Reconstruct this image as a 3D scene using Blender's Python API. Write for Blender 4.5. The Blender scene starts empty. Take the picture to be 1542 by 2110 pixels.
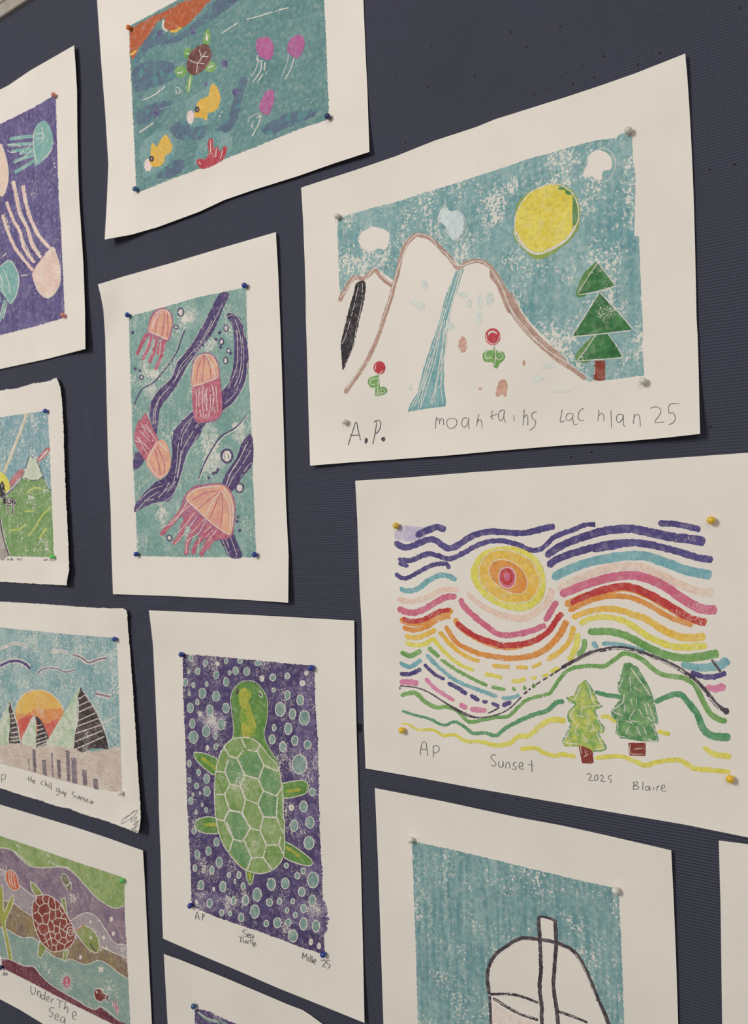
import bpy, math, random
from mathutils import Vector, Matrix, geometry

# ------------------------------------------------------------------ camera, light, exposure
SC = bpy.context.scene
COL = SC.collection
FPX, YAW, PITCH, ROLL = 1785.4, 0.619769, 0.0095170, -0.0337352
DIST = 0.540426            # camera to tackboard, metres
CAMZ = 1.5                 # eye height
IMW, IMH = 1542.0, 2110.0

def cam_axes():
    cy, sy = math.cos(YAW), math.sin(YAW)
    cp, sp = math.cos(PITCH), math.sin(PITCH)
    f = Vector((-sy * cp, cy * cp, sp)); r = Vector((cy, sy, 0)); u = r.cross(f)
    cr, sr = math.cos(ROLL), math.sin(ROLL)
    return f, cr * r + sr * u, -sr * r + cr * u
CF, CRT, CUP = cam_axes()
CPOS = Vector((0, -DIST, CAMZ))

cd = bpy.data.cameras.new('camera'); cam = bpy.data.objects.new('camera', cd); COL.objects.link(cam)
m = Matrix((CRT, CUP, -CF)).transposed().to_4x4(); m.translation = CPOS
cam.matrix_world = m
cd.sensor_fit = 'HORIZONTAL'; cd.sensor_width = 36.0; cd.lens = FPX / IMW * 36.0
cd.clip_start = 0.01; cd.clip_end = 50
cd.dof.use_dof = True; cd.dof.focus_distance = 0.60; cd.dof.aperture_fstop = 26.0
SC.camera = cam
SC.view_settings.view_transform = 'Standard'; SC.view_settings.look = 'None'
SC.view_settings.exposure = -0.09; SC.view_settings.gamma = 1.0; SC.view_settings.use_curve_mapping = False

W = bpy.data.worlds.new('room_light'); SC.world = W; W.use_nodes = True
W.node_tree.nodes['Background'].inputs[0].default_value = (1.0, 0.97, 0.95, 1)
W.node_tree.nodes['Background'].inputs[1].default_value = 0.28

def area(name, loc, target, sx, sy, power, col):
    l = bpy.data.lights.new(name, 'AREA'); l.shape = 'RECTANGLE'; l.size = sx; l.size_y = sy
    l.energy = power; l.color = col
    o = bpy.data.objects.new(name, l); COL.objects.link(o); o.location = loc
    o.rotation_euler = (Vector(target) - Vector(loc)).to_track_quat('-Z', 'Y').to_euler()
    return o
area('ceiling_light_panel', (-1.15, -2.45, 2.6), (-0.5, 0, 1.4), 0.6, 1.0, 46.0, (1, 0.975, 0.955))
area('ceiling_light_panel', (1.0, -2.2, 2.75), (0.0, 0, 1.5), 0.6, 1.2, 11.0, (1, 0.965, 0.945))

# ------------------------------------------------------------------ photo pixel -> place on the wall
def K(px, py, lift=0.0):
    """the point seen at photo pixel (px,py) on a plane `lift` metres in front of the tackboard (y = 0)"""
    d = CF + CRT * ((px - IMW / 2) / FPX) - CUP * ((py - IMH / 2) / FPX)
    t = (DIST - lift) / d.y
    return CPOS + d * t
def UV(px, py):
    p = K(px, py); return p.x * 1000, (p.z - CAMZ) * 1000
def PX(u, v):
    d = Vector((u / 1000, DIST, v / 1000)); z = d.dot(CF)
    return (IMW / 2 + FPX * d.dot(CRT) / z, IMH / 2 - FPX * d.dot(CUP) / z)

CR = {'0': (0, 0, 1), 'A': (200, 0, .37613), 'B': (0, 80, .33195), 'C': (0, 770, .21792), 'D': (200, 470, .37433),
      'E': (610, 100, .29183), 'F': (1020, 100, .29183), 'G': (610, 520, .29183), 'H': (1020, 500, .29183),
      'I': (720, 930, .28534), 'J': (1100, 920, .28664), 'K': (720, 1290, .28534), 'L': (1100, 1290, .28664),
      'M': (290, 1240, .31777), 'N': (290, 1640, .31777), 'O': (0, 1230, .24162), 'P': (0, 1640, .22282),
      'Q': (760, 1600, .50713), 'S': (760, 0, .50713)}
def P(s):
    """'E:37,982 150,945 u:-97,31' -> list of photo points; a letter names the survey sheet, u: is wall millimetres"""
    out = []; c = '0'
    for tok in s.split():
        if ':' in tok: c, tok = tok.split(':')
        if not tok: continue
        x, y = map(float, tok.split(','))
        if c == 'u': out.append(PX(x, y))
        else:
            ox, oy, k = CR[c]; out.append((ox + x * k, oy + y * k))
    return out

RND = random.Random(7)
def smooth(pts, closed=False, n=6):
    if len(pts) < 3: return pts
    out = []; N = len(pts)
    rng = range(N) if closed else range(N - 1)
    for i in rng:
        if closed: a, b, c, d = pts[i - 1], pts[i], pts[(i + 1) % N], pts[(i + 2) % N]
        else: a, b, c, d = pts[max(i - 1, 0)], pts[i], pts[i + 1], pts[min(i + 2, N - 1)]
        for k in range(n):
            t = k / n; t2 = t * t; t3 = t2 * t
            out.append(tuple(0.5 * (2 * b[j] + (c[j] - a[j]) * t + (2 * a[j] - 5 * b[j] + 4 * c[j] - d[j]) * t2
                                    + (-a[j] + 3 * b[j] - 3 * c[j] + d[j]) * t3) for j in (0, 1)))
    if not closed: out.append(pts[-1])
    return out
def resample(pts, step, closed=False):
    """even spacing along the path, keeping sharp corners"""
    if closed: pts = pts + [pts[0]]
    out = [pts[0]]; acc = 0.0
    for i in range(len(pts) - 1):
        a, b = pts[i], pts[i + 1]
        dx, dy = b[0] - a[0], b[1] - a[1]; L = math.hypot(dx, dy)
        if L < 1e-9: continue
        s = step - acc
        while s <= L:
            out.append((a[0] + dx * s / L, a[1] + dy * s / L)); s += step
        acc = L - (s - step)
        if i < len(pts) - 2:
            ex, ey = pts[i + 2][0] - b[0], pts[i + 2][1] - b[1]
            if abs(math.atan2(dx * ey - dy * ex, dx * ex + dy * ey)) > .45:
                if acc > .1: out.append(b)
                acc = 0.0
    if closed:
        if math.hypot(out[-1][0] - out[0][0], out[-1][1] - out[0][1]) < step * .5: out.pop()
    else:
        if math.hypot(out[-1][0] - pts[-1][0], out[-1][1] - pts[-1][1]) > step * .2: out.append(pts[-1])
    return out

# ------------------------------------------------------------------ materials
def lin(c):
    return tuple(((x / 255) / 12.92 if x / 255 <= .04045 else ((x / 255 + .055) / 1.055) ** 2.4) for x in c)
LIGHT = 0.80               # how much of its own colour a sheet shows under the room light
def alb(c):
    return tuple(min(.93, x / LIGHT) for x in lin(c)) + (1.0,)
PAPER = (213, 206, 194)
def tone(c):
    g = sum(c) / 3; return tuple(g + (x - g) * .80 for x in c)
class NT:
    def __init__(s, name):
        s.m = bpy.data.materials.new(name); s.m.use_nodes = True; s.t = s.m.node_tree
        s.b = s.t.nodes['Principled BSDF']
        s.b.inputs['Roughness'].default_value = .85; s.b.inputs['Specular IOR Level'].default_value = .18
    def n(s, typ, **kw):
        x = s.t.nodes.new(typ)
        for k, v in kw.items():
            if k.startswith('_'): setattr(x, k[1:], v)
            else: x.inputs[k.replace('__', ' ')].default_value = v
        return x
    def l(s, a, b): s.t.links.new(a, b)
    def math(s, op, a, b):
        x = s.t.nodes.new('ShaderNodeMath'); x.operation = op
        for i, v in enumerate((a, b)):
            if isinstance(v, (int, float)): x.inputs[i].default_value = v
            elif v is not None: s.l(v, x.inputs[i])
        return x.outputs[0]
    def mix(s, f, a, b):
        x = s.t.nodes.new('ShaderNodeMix'); x.data_type = 'RGBA'
        for i, v in ((0, f), (6, a), (7, b)):
            if isinstance(v, (int, float, tuple)): x.inputs[i].default_value = v
            else: s.l(v, x.inputs[i])
        return x.outputs[2]
    def rng(s, v, a, b, c=0.0, d=1.0):
        x = s.n('ShaderNodeMapRange', _clamp=True); x.inputs[1].default_value = a; x.inputs[2].default_value = b
        x.inputs[3].default_value = c; x.inputs[4].default_value = d; s.l(v, x.inputs[0]); return x.outputs[0]
    def noise(s, vec, scale, detail=2.0):
        x = s.n('ShaderNodeTexNoise', Scale=scale, Detail=detail); s.l(vec, x.inputs['Vector']); return x.outputs['Fac']
    def bump(s, h, strength, dist, prev=None):
        x = s.n('ShaderNodeBump', Strength=strength, Distance=dist); s.l(h, x.inputs['Height'])
        if prev is not None: s.l(prev, x.inputs['Normal'])
        return x.outputs[0]

def paper_material():
    t = NT('cream_print_paper'); g = t.n('ShaderNodeNewGeometry').outputs['Position']
    n = t.noise(g, 14, 3)
    t.l(t.mix(t.rng(n, .3, .7), alb((209, 202, 192)), alb((216, 209, 199))), t.b.inputs['Base Color'])
    t.l(t.bump(t.noise(g, 900, 3), .35, .0003, t.bump(t.noise(g, 160, 2), .25, .0006)), t.b.inputs['Normal'])
    t.b.inputs['Roughness'].default_value = .95
    return t.m
PAPER_M = None
INKS = {}
def ink(name, c1, c2=None, spk=.2, clus=.5, grain=1000, sl=45, streak=0.0, sdir='v', back=PAPER):
    """crayon / marker ink printed on paper: two tones, paper grain showing through in clusters, brush streaks"""
    c2 = c2 or tuple(min(255, int(x * 1.1 + 6)) for x in c1)
    c1, c2 = tone(c1), tone(c2)
    t = NT(name); g = t.n('ShaderNodeNewGeometry').outputs['Position']
    mp = t.n('ShaderNodeMapping'); t.l(g, mp.inputs[0])
    mp.inputs['Scale'].default_value = (1, 1, .09) if sdir == 'v' else (.12, 1, 1)
    base = t.noise(g, sl, 4)
    if streak > 0:
        st = t.noise(mp.outputs[0], 330, 2)
        base = t.math('ADD', t.math('MULTIPLY', base, 1 - streak), t.math('MULTIPLY', st, streak))
    col = t.mix(t.rng(base, .36, .64), alb(c1), alb(c2))
    fine = t.noise(g, 520, 4)
    col = t.mix(t.rng(fine, .40, .72, 0, .6), col, alb(tuple(x * .80 for x in c1)))
    col = t.mix(t.rng(t.noise(g, 260, 4), .50, .80, 0, .55 + .3 * spk), col, alb(tuple(x * .5 + y * .5 for x, y in zip(c2, back))))
    if spk > 0:
        gr = t.noise(g, grain, 2); cl = t.noise(g, 38, 3)
        if streak > 0: cl = t.math('ADD', t.math('MULTIPLY', cl, .8), t.math('MULTIPLY', st, .2))
        v = t.math('ADD', gr, t.math('MULTIPLY', t.math('SUBTRACT', cl, .5), clus * 1.6))
        th = .80 - .42 * spk
        col = t.mix(t.rng(v, th - .05, th + .08, 0, .85), col, alb(back))
    t.l(col, t.b.inputs['Base Color'])
    t.l(t.bump(t.noise(g, 900, 3), .3, .0003), t.b.inputs['Normal'])
    t.b.inputs['Roughness'].default_value = .8
    INKS[name] = t.m
    return name
def plain(name, c, rough=.6, spec=.3, coat=0.0):
    t = NT(name); g = t.n('ShaderNodeNewGeometry').outputs['Position']
    a = alb(c); b = alb(tuple(int(x * .93) for x in c))
    t.l(t.mix(t.rng(t.noise(g, 60, 2), .35, .65), a, b), t.b.inputs['Base Color'])
    t.b.inputs['Roughness'].default_value = rough; t.b.inputs['Specular IOR Level'].default_value = spec
    t.b.inputs['Coat Weight'].default_value = coat
    INKS[name] = t.m; return t.m

def wall_material():
    t = NT('navy_woven_tackboard_vinyl'); g = t.n('ShaderNodeNewGeometry').outputs['Position']
    sep = t.n('ShaderNodeSeparateXYZ'); t.l(g, sep.inputs[0])
    wob = t.math('MULTIPLY', t.math('SUBTRACT', t.noise(g, 22, 2), .5), .0022)
    z = t.math('ADD', sep.outputs[2], wob); x = t.math('ADD', sep.outputs[0], wob)
    rz = t.math('SINE', t.math('MULTIPLY', z, 2 * math.pi / .0019), None)
    rx = t.math('SINE', t.math('MULTIPLY', x, 2 * math.pi / .0016), None)
    big = t.noise(g, 9, 3)
    amp = t.rng(big, .35, .65, .25, 1.0)
    h = t.math('ADD', t.math('MULTIPLY', rz, amp), t.math('MULTIPLY', rx, .45))
    fib = t.noise(g, 1500, 2)
    col = t.mix(t.rng(big, .3, .7), alb((57, 59, 69)), alb((64, 66, 79)))
    dots = t.rng(t.math('ADD', t.math('MULTIPLY', h, .3), fib), .55, 1.15, 0, .4)
    col = t.mix(dots, col, alb((84, 87, 102)))
    t.l(col, t.b.inputs['Base Color'])
    t.l(t.bump(h, .8, .00035, t.bump(fib, .3, .0003)), t.b.inputs['Normal'])
    t.b.inputs['Roughness'].default_value = .75; t.b.inputs['Specular IOR Level'].default_value = .15
    return t.m

# ------------------------------------------------------------------ objects
def link(name, me, parent=None, loc=None):
    o = bpy.data.objects.new(name, me); COL.objects.link(o)
    if parent is not None: o.parent = parent
    if loc is not None: o.location = loc
    return o
def mesh_obj(name, verts, faces, mats, parent=None, origin=None, midx=None, smoothf=False):
    """verts are world points; the object sits at `origin` (or at its parent)"""
    org = origin if origin is not None else (world_loc(parent) if parent is not None else Vector((0, 0, 0)))
    me = bpy.data.meshes.new(name)
    me.from_pydata([tuple(v - org) for v in verts], [], faces)
    for mm in mats: me.materials.append(mm)
    if midx: me.polygons.foreach_set('material_index', midx)
    if smoothf: me.polygons.foreach_set('use_smooth', [True] * len(me.polygons))
    me.update()
    o = link(name, me, parent, None if parent is not None else org)
    if parent is not None: o.location = org - world_loc(parent)
    return o
def world_loc(o):
    v = Vector((0, 0, 0))
    while o is not None: v = v + Vector(o.location); o = o.parent
    return v
def box_mesh(x0, x1, y0, y1, z0, z1):
    v = [Vector((x, y, z)) for x in (x0, x1) for y in (y0, y1) for z in (z0, z1)]
    f = [(0, 1, 3, 2), (4, 6, 7, 5), (0, 4, 5, 1), (2, 3, 7, 6), (0, 2, 6, 4), (1, 5, 7, 3)]
    return v, f

def inside_tri(poly, step):
    """triangulated polygon in photo px with inner grid points"""
    xs = [p[0] for p in poly]; ys = [p[1] for p in poly]
    n = len(poly); pts = [Vector(p) for p in poly]
    x0, x1, y0, y1 = min(xs), max(xs), min(ys), max(ys)
    if (x1 - x0) > step * 1.5 and (y1 - y0) > step * 1.5:
        y = y0 + step * .5
        while y < y1:
            cr = []
            for i in range(n):
                a = poly[i]; b = poly[(i + 1) % n]
                if (a[1] > y) != (b[1] > y): cr.append(a[0] + (y - a[1]) / (b[1] - a[1]) * (b[0] - a[0]))
            cr.sort()
            for a, b in zip(cr[::2], cr[1::2]):
                x = x0 + step * (math.floor((a - x0) / step) + 1)
                while x < b - 1:
                    if x > a + 1: pts.append(Vector((x, y)))
                    x += step
            y += step
    r = geometry.delaunay_2d_cdt(pts, [(i, (i + 1) % n) for i in range(n)], [list(range(n))], 1, 1e-4)
    return [tuple(v) for v in r[0]], [tuple(f) for f in r[2]]

class Print:
    """one sheet of paper with a printed picture, pinned to the tackboard"""
    def __init__(s, label, outline, corners, lifts=(0, 0, 0, 0), base=.9, edges=(0, 0, 0, 0), margin=.11, deckle=0, crad=.21):
        # corners TL TR BR BL (photo px on the wall plane); lifts in mm for those corners; edges lift L T R B
        s.c = [Vector(UV(*c)) for c in corners]; s.lifts = lifts; s.base = base; s.edges = edges; s.margin = margin
        s.u0 = min(s.c[0].x, s.c[3].x); s.u1 = max(s.c[1].x, s.c[2].x)
        s.v1 = max(s.c[0].y, s.c[1].y); s.v0 = min(s.c[2].y, s.c[3].y)
        s.k = 0; s.crad = crad
        s.root = link('block_print', None)
        s.root.location = Vector(((s.u0 + s.u1) / 2000, 0, CAMZ + s.v0 / 1000))
        s.root.empty_display_size = .02
        s.root['label'] = label; s.root['category'] = 'art print'; s.root['group'] = "children's art prints pinned to the tackboard"
        # sheet: front and back faces and the cut edge
        o = resample(outline, 1.6 if deckle else 3.0, True)
        if deckle:
            q = []; da = db = 0.0
            for a, b in o:
                da = da * .55 + RND.gauss(0, deckle); db = db * .55 + RND.gauss(0, deckle); q.append((a + da, b + db))
            o = q
        s.grid = 5.0 if s.u0 < -640 else 9.0
        V, F = inside_tri(o, s.grid)
        fr = [s.at(x, y, 0) for x, y in V]; bk = [s.at(x, y, -.35) for x, y in V]
        n = len(V); faces = []
        from collections import Counter
        ed = Counter()
        for f in F:
            for a, b in zip(f, f[1:] + f[:1]): ed[(a, b)] += 1
        # photo y grows downwards: make the front face look to the room
        def facing(f):
            a, b, c = fr[f[0]], fr[f[1]], fr[f[2]]; return (b - a).cross(c - a).y < 0
        for f in F:
            g = f if facing(f) else f[::-1]
            faces.append(g); faces.append(tuple(i + n for i in g[::-1]))
        for (a, b) in ed:
            if (b, a) not in ed: faces.append((a, b, b + n, a + n))
        s.sheet = mesh_obj('paper_sheet', fr + bk, faces, [PAPER_M], s.root)
    def lift(s, x, y):
        u, v = UV(x, y)
        a = min(max((u - s.u0) / (s.u1 - s.u0), -.05), 1.05); b = min(max((s.v1 - v) / (s.v1 - s.v0), -.05), 1.05)
        d = s.base
        q = [(0, 0), (1, 0), (1, 1), (0, 1)]
        for (i, j), L in zip(q, s.lifts):
            r = math.hypot(a - i, b - j) / s.crad
            if r < 1: d += L * (1 - r) ** 2 * (1 + 2 * r) if L else 0
        m = s.margin
        for e, L in zip((a, b, 1 - a, 1 - b), s.edges):
            if e < m: t = 1 - e / m; d += L * t * t
        d += .12 * math.sin(a * 9 + s.u0) * math.sin(b * 7 + s.v0)
        return d
    def at(s, x, y, h):
        return K(x, y, (s.lift(x, y) + h) / 1000)
    def art(s, name, parent=None, label=None): return Art(s, name, parent, label)

class Art:
    def __init__(s, pr, name, parent, label=None):
        s.p = pr; s.name = name; s.parent = (parent.obj if isinstance(parent, Art) else parent) or pr.root; s.v = []; s.f = []; s.mi = []; s.m = []; s.label = label; s.ch = []
    def _mat(s, i):
        if i not in s.m: s.m.append(i)
        return s.m.index(i)
    def _lay(s):
        s.p.k += 1; return .05 + s.p.k * .0015
    def _add(s, V, F, ik):
        h = s._lay(); o = len(s.v); k = s._mat(ik)
        xs = [q[0] for q in V]; ys = [q[1] for q in V]; s.ch.append((o, len(V), len(s.f), len(F), min(xs), max(xs), min(ys), max(ys)))
        W = [s.p.at(x, y, h) for x, y in V]; s.v += W
        for f in F:
            a, b, c = W[f[0]], W[f[1]], W[f[2]]
            g = f if (b - a).cross(c - a).y < 0 else tuple(f[::-1])
            s.f.append(tuple(i + o for i in g)); s.mi.append(k)
    def fill(s, pts, ik, sm=True, rough=.6, step=9.0):
        if isinstance(pts, str): pts = P(pts)
        if sm: pts = smooth(pts, True, 5)
        st = 2.2
        per = sum(math.hypot(a[0] - b[0], a[1] - b[1]) for a, b in zip(pts, pts[1:]))
        if per < 60: st = 1.3
        pts = resample(pts, st, True)
        rough *= .6
        if rough: pts = [(a + RND.gauss(0, rough), b + RND.gauss(0, rough)) for a, b in pts]
        V, F = inside_tri(pts, min(step, s.p.grid)); s._add(V, F, ik); return s
    def ell(s, crop, x, y, rx, ry, ik, rough=.35, rot=0.0):
        ox, oy, k = CR[crop]; n = 18
        pts = []
        for i in range(n):
            a = i * math.tau / n; ca, sa = math.cos(a) * rx, math.sin(a) * ry
            pts.append((ox + k * (x + ca * math.cos(rot) - sa * math.sin(rot)), oy + k * (y + ca * math.sin(rot) + sa * math.cos(rot))))
        return s.fill(pts, ik, True, rough)
    def line(s, pts, w, ik, rough=.25, sm=True, dash=0.0, closed=False, taper=True):
        """a drawn stroke, w photo px wide (or a pair start,end)"""
        if isinstance(pts, str): pts = P(pts)
        if closed: pts = pts + [pts[0]]
        if sm: pts = smooth(pts)
        w0, w1 = w if isinstance(w, tuple) else (w, w)
        rough *= .6; dash *= .45
        step = max(1.2, min(w0, w1) * .35, 1.2) if max(w0, w1) > 3 else 1.5
        pts = resample(pts, step)
        n = len(pts)
        if n < 2: return s
        V, F = [], []; prev = None; gap = 0
        for i, p in enumerate(pts):
            a = pts[max(i - 1, 0)]; b = pts[min(i + 1, n - 1)]
            tx, ty = b[0] - a[0], b[1] - a[1]; L = math.hypot(tx, ty) or 1; nx, ny = -ty / L, tx / L
            t = i / (n - 1); hw = (w0 + (w1 - w0) * t) / 2
            if taper:
                e = min(i, n - 1 - i) * step / max(hw, .6)
                if e < 1: hw *= math.sqrt(max(.12, 1 - (1 - e) ** 2))
            j1, j2 = RND.gauss(0, rough), RND.gauss(0, rough)
            if gap > 0: gap -= 1; prev = None; continue
            if dash and RND.random() < dash: gap = RND.randint(1, 4)
            V += [(p[0] + nx * (hw + j1), p[1] + ny * (hw + j1)), (p[0] - nx * (hw + j2), p[1] - ny * (hw + j2))]
            c = len(V) - 2
            if prev is not None: F.append((prev, c, c + 1, prev + 1))
            prev = c
        if F: s._add(V, F, ik)
        return s
    def lines(s, txt, w, ik, **kw):
        for q in txt.split('|'):
            if q.strip(): s.line(q, w, ik, **kw)
        return s
    def build(s, kind=None):
        o = mesh_obj(s.name, s.v, s.f, [INKS[i] for i in s.m], s.p.root if s.parent is s.p.root else s.parent, None, s.mi)
        s.obj = o
        if s.label: o['label'] = s.label
        if kind: o['kind'] = kind
        return o

def build_apart(a, gap):
    """one object per cluster of marks (a word, a smudge) instead of one for all"""
    n = len(a.ch); g = list(range(n))
    def find(i):
        while g[i] != i: i = g[i]
        return i
    for i in range(n):
        for j in range(i):
            p, q = a.ch[i], a.ch[j]
            if max(p[4], q[4]) - min(p[5], q[5]) < gap and max(p[6], q[6]) - min(p[7], q[7]) < gap * .55: g[find(i)] = find(j)
    for r in sorted({find(i) for i in range(n)}):
        V, F, M = [], [], []
        for i in range(n):
            if find(i) != r: continue
            o, nv, f0, nf = a.ch[i][:4]; b = len(V); V += a.v[o:o + nv]
            for k in range(f0, f0 + nf): F.append(tuple(x - o + b for x in a.f[k])); M.append(a.mi[k])
        ob = mesh_obj(a.name, V, F, [INKS[i] for i in a.m], a.parent, None, M)
        if a.label: ob['label'] = a.label

def pin(pr, pt, colour, label, crooked=(0, 0)):
    """ball-headed push pin; pt = photo place of its ball"""
    (x, y), = P(pt)
    d = pr.lift(x, y) / 1000
    c = K(x, y, d + .0034)
    foot = Vector((c.x + crooked[0], -d + .0001, c.z + crooked[1]))
    root = link('push_pin', None); root.location = foot; root.empty_display_size = .003
    root['label'] = label; root['category'] = 'push pin'; root['group'] = 'ball-headed push pins holding the prints'
    axis = (c - foot).normalized(); q = Vector((0, 0, 1)).rotation_difference(axis)
    def lathe(prof, seg=28):
        V, F = [], []
        for r, h in prof:
            for i in range(seg):
                a = i * math.tau / seg; V.append(foot + q @ Vector((r * math.cos(a), r * math.sin(a), h)))
        for j in range(len(prof) - 1):
            for i in range(seg):
                F.append((j * seg + i, j * seg + (i + 1) % seg, (j + 1) * seg + (i + 1) % seg, (j + 1) * seg + i))
        F.append(tuple(range(seg))[::-1]); F.append(tuple((len(prof) - 1) * seg + i for i in range(seg)))
        return V, F
    R = .00245; hc = (c - foot).length
    prof = [(.0007, hc - R - .0009), (.0012, hc - R - .0006), (.0013, hc - R + .0003)]
    for i in range(5, 19):
        a = -math.pi / 2 + math.pi * i / 19.0
        prof.append((max(R * math.cos(a), .0001), hc + R * math.sin(a)))
    V, F = lathe(prof)
    mesh_obj('pin_head', V, F, [INKS[colour]], root, None, None, True)
    V, F = lathe([(.0004, .0), (.0004, hc - R * .9)], 10)
    mesh_obj('pin_needle', V, F, [INKS['steel']], root, None, None, True)

# ------------------------------------------------------------------ the wall
PAPER_M = paper_material(); INKS['paper'] = PAPER_M
WALL_M = wall_material()
V, F = box_mesh(-2.6, 1.6, 0, .03, .75, CAMZ + .5595)
o = mesh_obj('wall_tackboard', V, F, [WALL_M]); o['kind'] = 'structure'; WALL = o
plain('painted_wall', (176, 170, 162), .8); plain('beige_rail', (158, 150, 139), .45, .4); plain('pale_rail', (176, 171, 164), .5)
plain('cork', (122, 104, 86), .9); plain('steel', (150, 150, 150), .3, .6); plain('hole_dark', (20, 20, 24), .9); plain('lint_white', (190, 186, 180), .9)
V, F = box_mesh(-2.6, 1.6, 0.0, .03, CAMZ + .5595, 2.7)
o = mesh_obj('wall_back', V, F, [INKS['painted_wall']]); o['kind'] = 'structure'
V, F = box_mesh(-2.6, 1.6, 0.0, .03, 0, .75)
o = mesh_obj('wall_lower', V, F, [INKS['painted_wall']]); o['kind'] = 'structure'
V, F = box_mesh(-2.6, 1.6, -3.2, .03, -.03, 0)
plain('grey_floor', (120, 116, 110), .5)
o = mesh_obj('floor', V, F, [INKS['grey_floor']]); o['kind'] = 'structure'
# rail along the top of the tackboard
z0 = CAMZ + .5597
prof = [(0, 0), (-.0035, 0), (-.0045, .0008), (-.0045, .0128), (-.0052, .0134), (-.0068, .0142), (-.0068, .0205), (-.0052, .0215), (-.003, .0218), (0, .0218)]
V = [Vector((x, y, z0 + z)) for x in (-2.6, 1.6) for y, z in prof]; n = len(prof)
F = [(i, i + 1, n + i + 1, n + i) for i in range(n - 1)] + [tuple(range(n))[::-1], tuple(range(n, 2 * n))]
mi = [1 if i >= 4 else 0 for i in range(n - 1)] + [0, 0]
o = mesh_obj('trim_1', V, F, [INKS['beige_rail'], INKS['pale_rail']], None, Vector((0, 0, 0)), mi); o['kind'] = 'structure'
V, F = box_mesh(-2.6, 1.6, -.004, 0, z0 + .0219, z0 + .034)
o = mesh_obj('trim_2', V, F, [INKS['cork']]); o['kind'] = 'structure'

# old pin holes in the vinyl, read off the photo
HOLES = '''S:81,71 267,30 55,58 120,120 128,161 62,192 257,187 323,151 346,150 415,103 370,98 425,70 490,127 573,75 650,31 657,96
578,130 590,133 575,174 643,192 698,113 715,130 777,51 786,63 778,107 801,97 825,128 863,70 880,37 909,82 957,8 992,105 1078,45 1175,60
1386,5 1529,126 1510,33 325,237 396,203 477,258 430,257 359,293 408,311 432,308 345,334 361,340 242,353 274,363 111,308 135,374 457,372
503,363 385,408 578,343 634,366 671,388 44,464 150,578 807,298 869,267 882,331 917,315 831,342 734,360 1009,221 1185,216 1095,262
955,228 1373,288 1488,668 1385,690 590,412 10,8 H:1515,1175 1522,1300 540,1512 685,1480 G:1300,1510 630,1492 B:545,355 605,333 573,385
540,527 575,622 520,620 560,790 615,785 655,712 650,1297 548,1575 632,1745 D:178,127 390,160 403,105 L:175,1315 410,1347 562,1375
635,1465 25,1345 J:420,42 270,75 370,87 800,65 C:670,350 715,910 735,1785 820,455 K:1047,1230 1215,1255 1355,1352 140,1415 I:945,107
0:33,34 Q:1278,600 1300,700 8,700 15,760 N:1490,1000 1505,1170'''
V, F = [], []; hr = random.Random(3)
for x, y in P(HOLES):
    r = hr.choice((.00022, .0003, .0004, .0006)); c = K(x, y, .00003); b = len(V)
    k = hr.randint(6, 9); V.append(c)
    for i in range(k):
        a = i * math.tau / k; V.append(c + Vector((math.cos(a) * r * hr.uniform(.8, 1.25), 0, math.sin(a) * r * hr.uniform(.8, 1.4))))
    for i in range(k): F.append((b, b + 1 + (i + 1) % k, b + 1 + i))
for sc in ('0:736,1494 740,1490 746,1493 747,1505 741,1511 737,1506',):
    b = len(V); q = P(sc); V += [K(x, y, .00003) for x, y in q]; F.append(tuple(range(b, b + len(q))))
o = mesh_obj('pinholes', V, F, [INKS['hole_dark']], WALL); o['kind'] = 'stuff'
# ------------------------------------------------------------------ inks
ink('pencil', (98, 96, 98), (112, 110, 110), 0)
ink('pencil_dark', (72, 70, 74), (90, 88, 90), 0)
ink('gouge', (208, 200, 186), (214, 206, 194), 0)
ink('sky_teal', (92, 148, 152), (146, 180, 176), .40, .8, 620, 30, .3)
ink('sea_teal', (84, 130, 130), (106, 148, 144), .10, .4, 500, 26, .3, 'h')
ink('sea_teal_pale', (128, 162, 158), (108, 148, 146), .55, .5, 420, 45, 0, 'v', (88, 134, 134))
ink('sea_violet', (84, 98, 126), (94, 118, 134), .5, .6, 150, 50, .3, 'h', (90, 134, 134))
ink('water_green', (106, 152, 142), (136, 170, 160), .30, .75, 700, 40, .1)
ink('flag_teal', (92, 142, 146), (136, 172, 168), .33, .6, 620, 30, .7)
ink('hill_sky', (104, 150, 160), (138, 172, 176), .42, .5, 480, 60, .5)
ink('pastel_teal', (104, 152, 156), (152, 182, 178), .52, .45, 640, 40, .15)
ink('violet', (68, 55, 100), (86, 71, 118), .30, .65, 850, 60, .05)
ink('violet_marker', (82, 70, 124), (112, 100, 150), .12, .5, 600, 45, .5)
ink('band_purple', (70, 54, 104), (92, 76, 122), .14, .4, 900)
ink('stripe_purple', (74, 63, 122), (88, 78, 138), .12, .4, 900)
ink('lilac_smear', (176, 166, 196), (200, 190, 204), .2)
ink('stripe_teal', (100, 162, 170), (128, 178, 182), .14)
ink('peach', (224, 188, 166), (220, 196, 176), .15)
ink('pink', (206, 84, 114), (212, 106, 134), .15)
ink('pink_pale', (214, 112, 150), (218, 134, 164), .15)
ink('red', (194, 48, 50), (206, 62, 54), .14)
ink('orange', (226, 132, 50), (226, 150, 62), .2)
ink('amber', (232, 176, 50), (230, 190, 80), .18)
ink('lemon', (220, 206, 60), (222, 214, 96), .2)
ink('lime', (176, 190, 84), (196, 204, 90), .15)
ink('leaf', (98, 158, 74), (128, 176, 96), .16)
ink('forest', (72, 146, 92), (96, 160, 110), .15)
ink('ridge_black', (66, 58, 68), (88, 80, 88), .12)
ink('tree_light', (122, 172, 78), (206, 206, 84), .18, .5, 900, 150)
ink('tree_dark', (70, 138, 80), (128, 172, 104), .18, .5, 900, 150)
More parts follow.
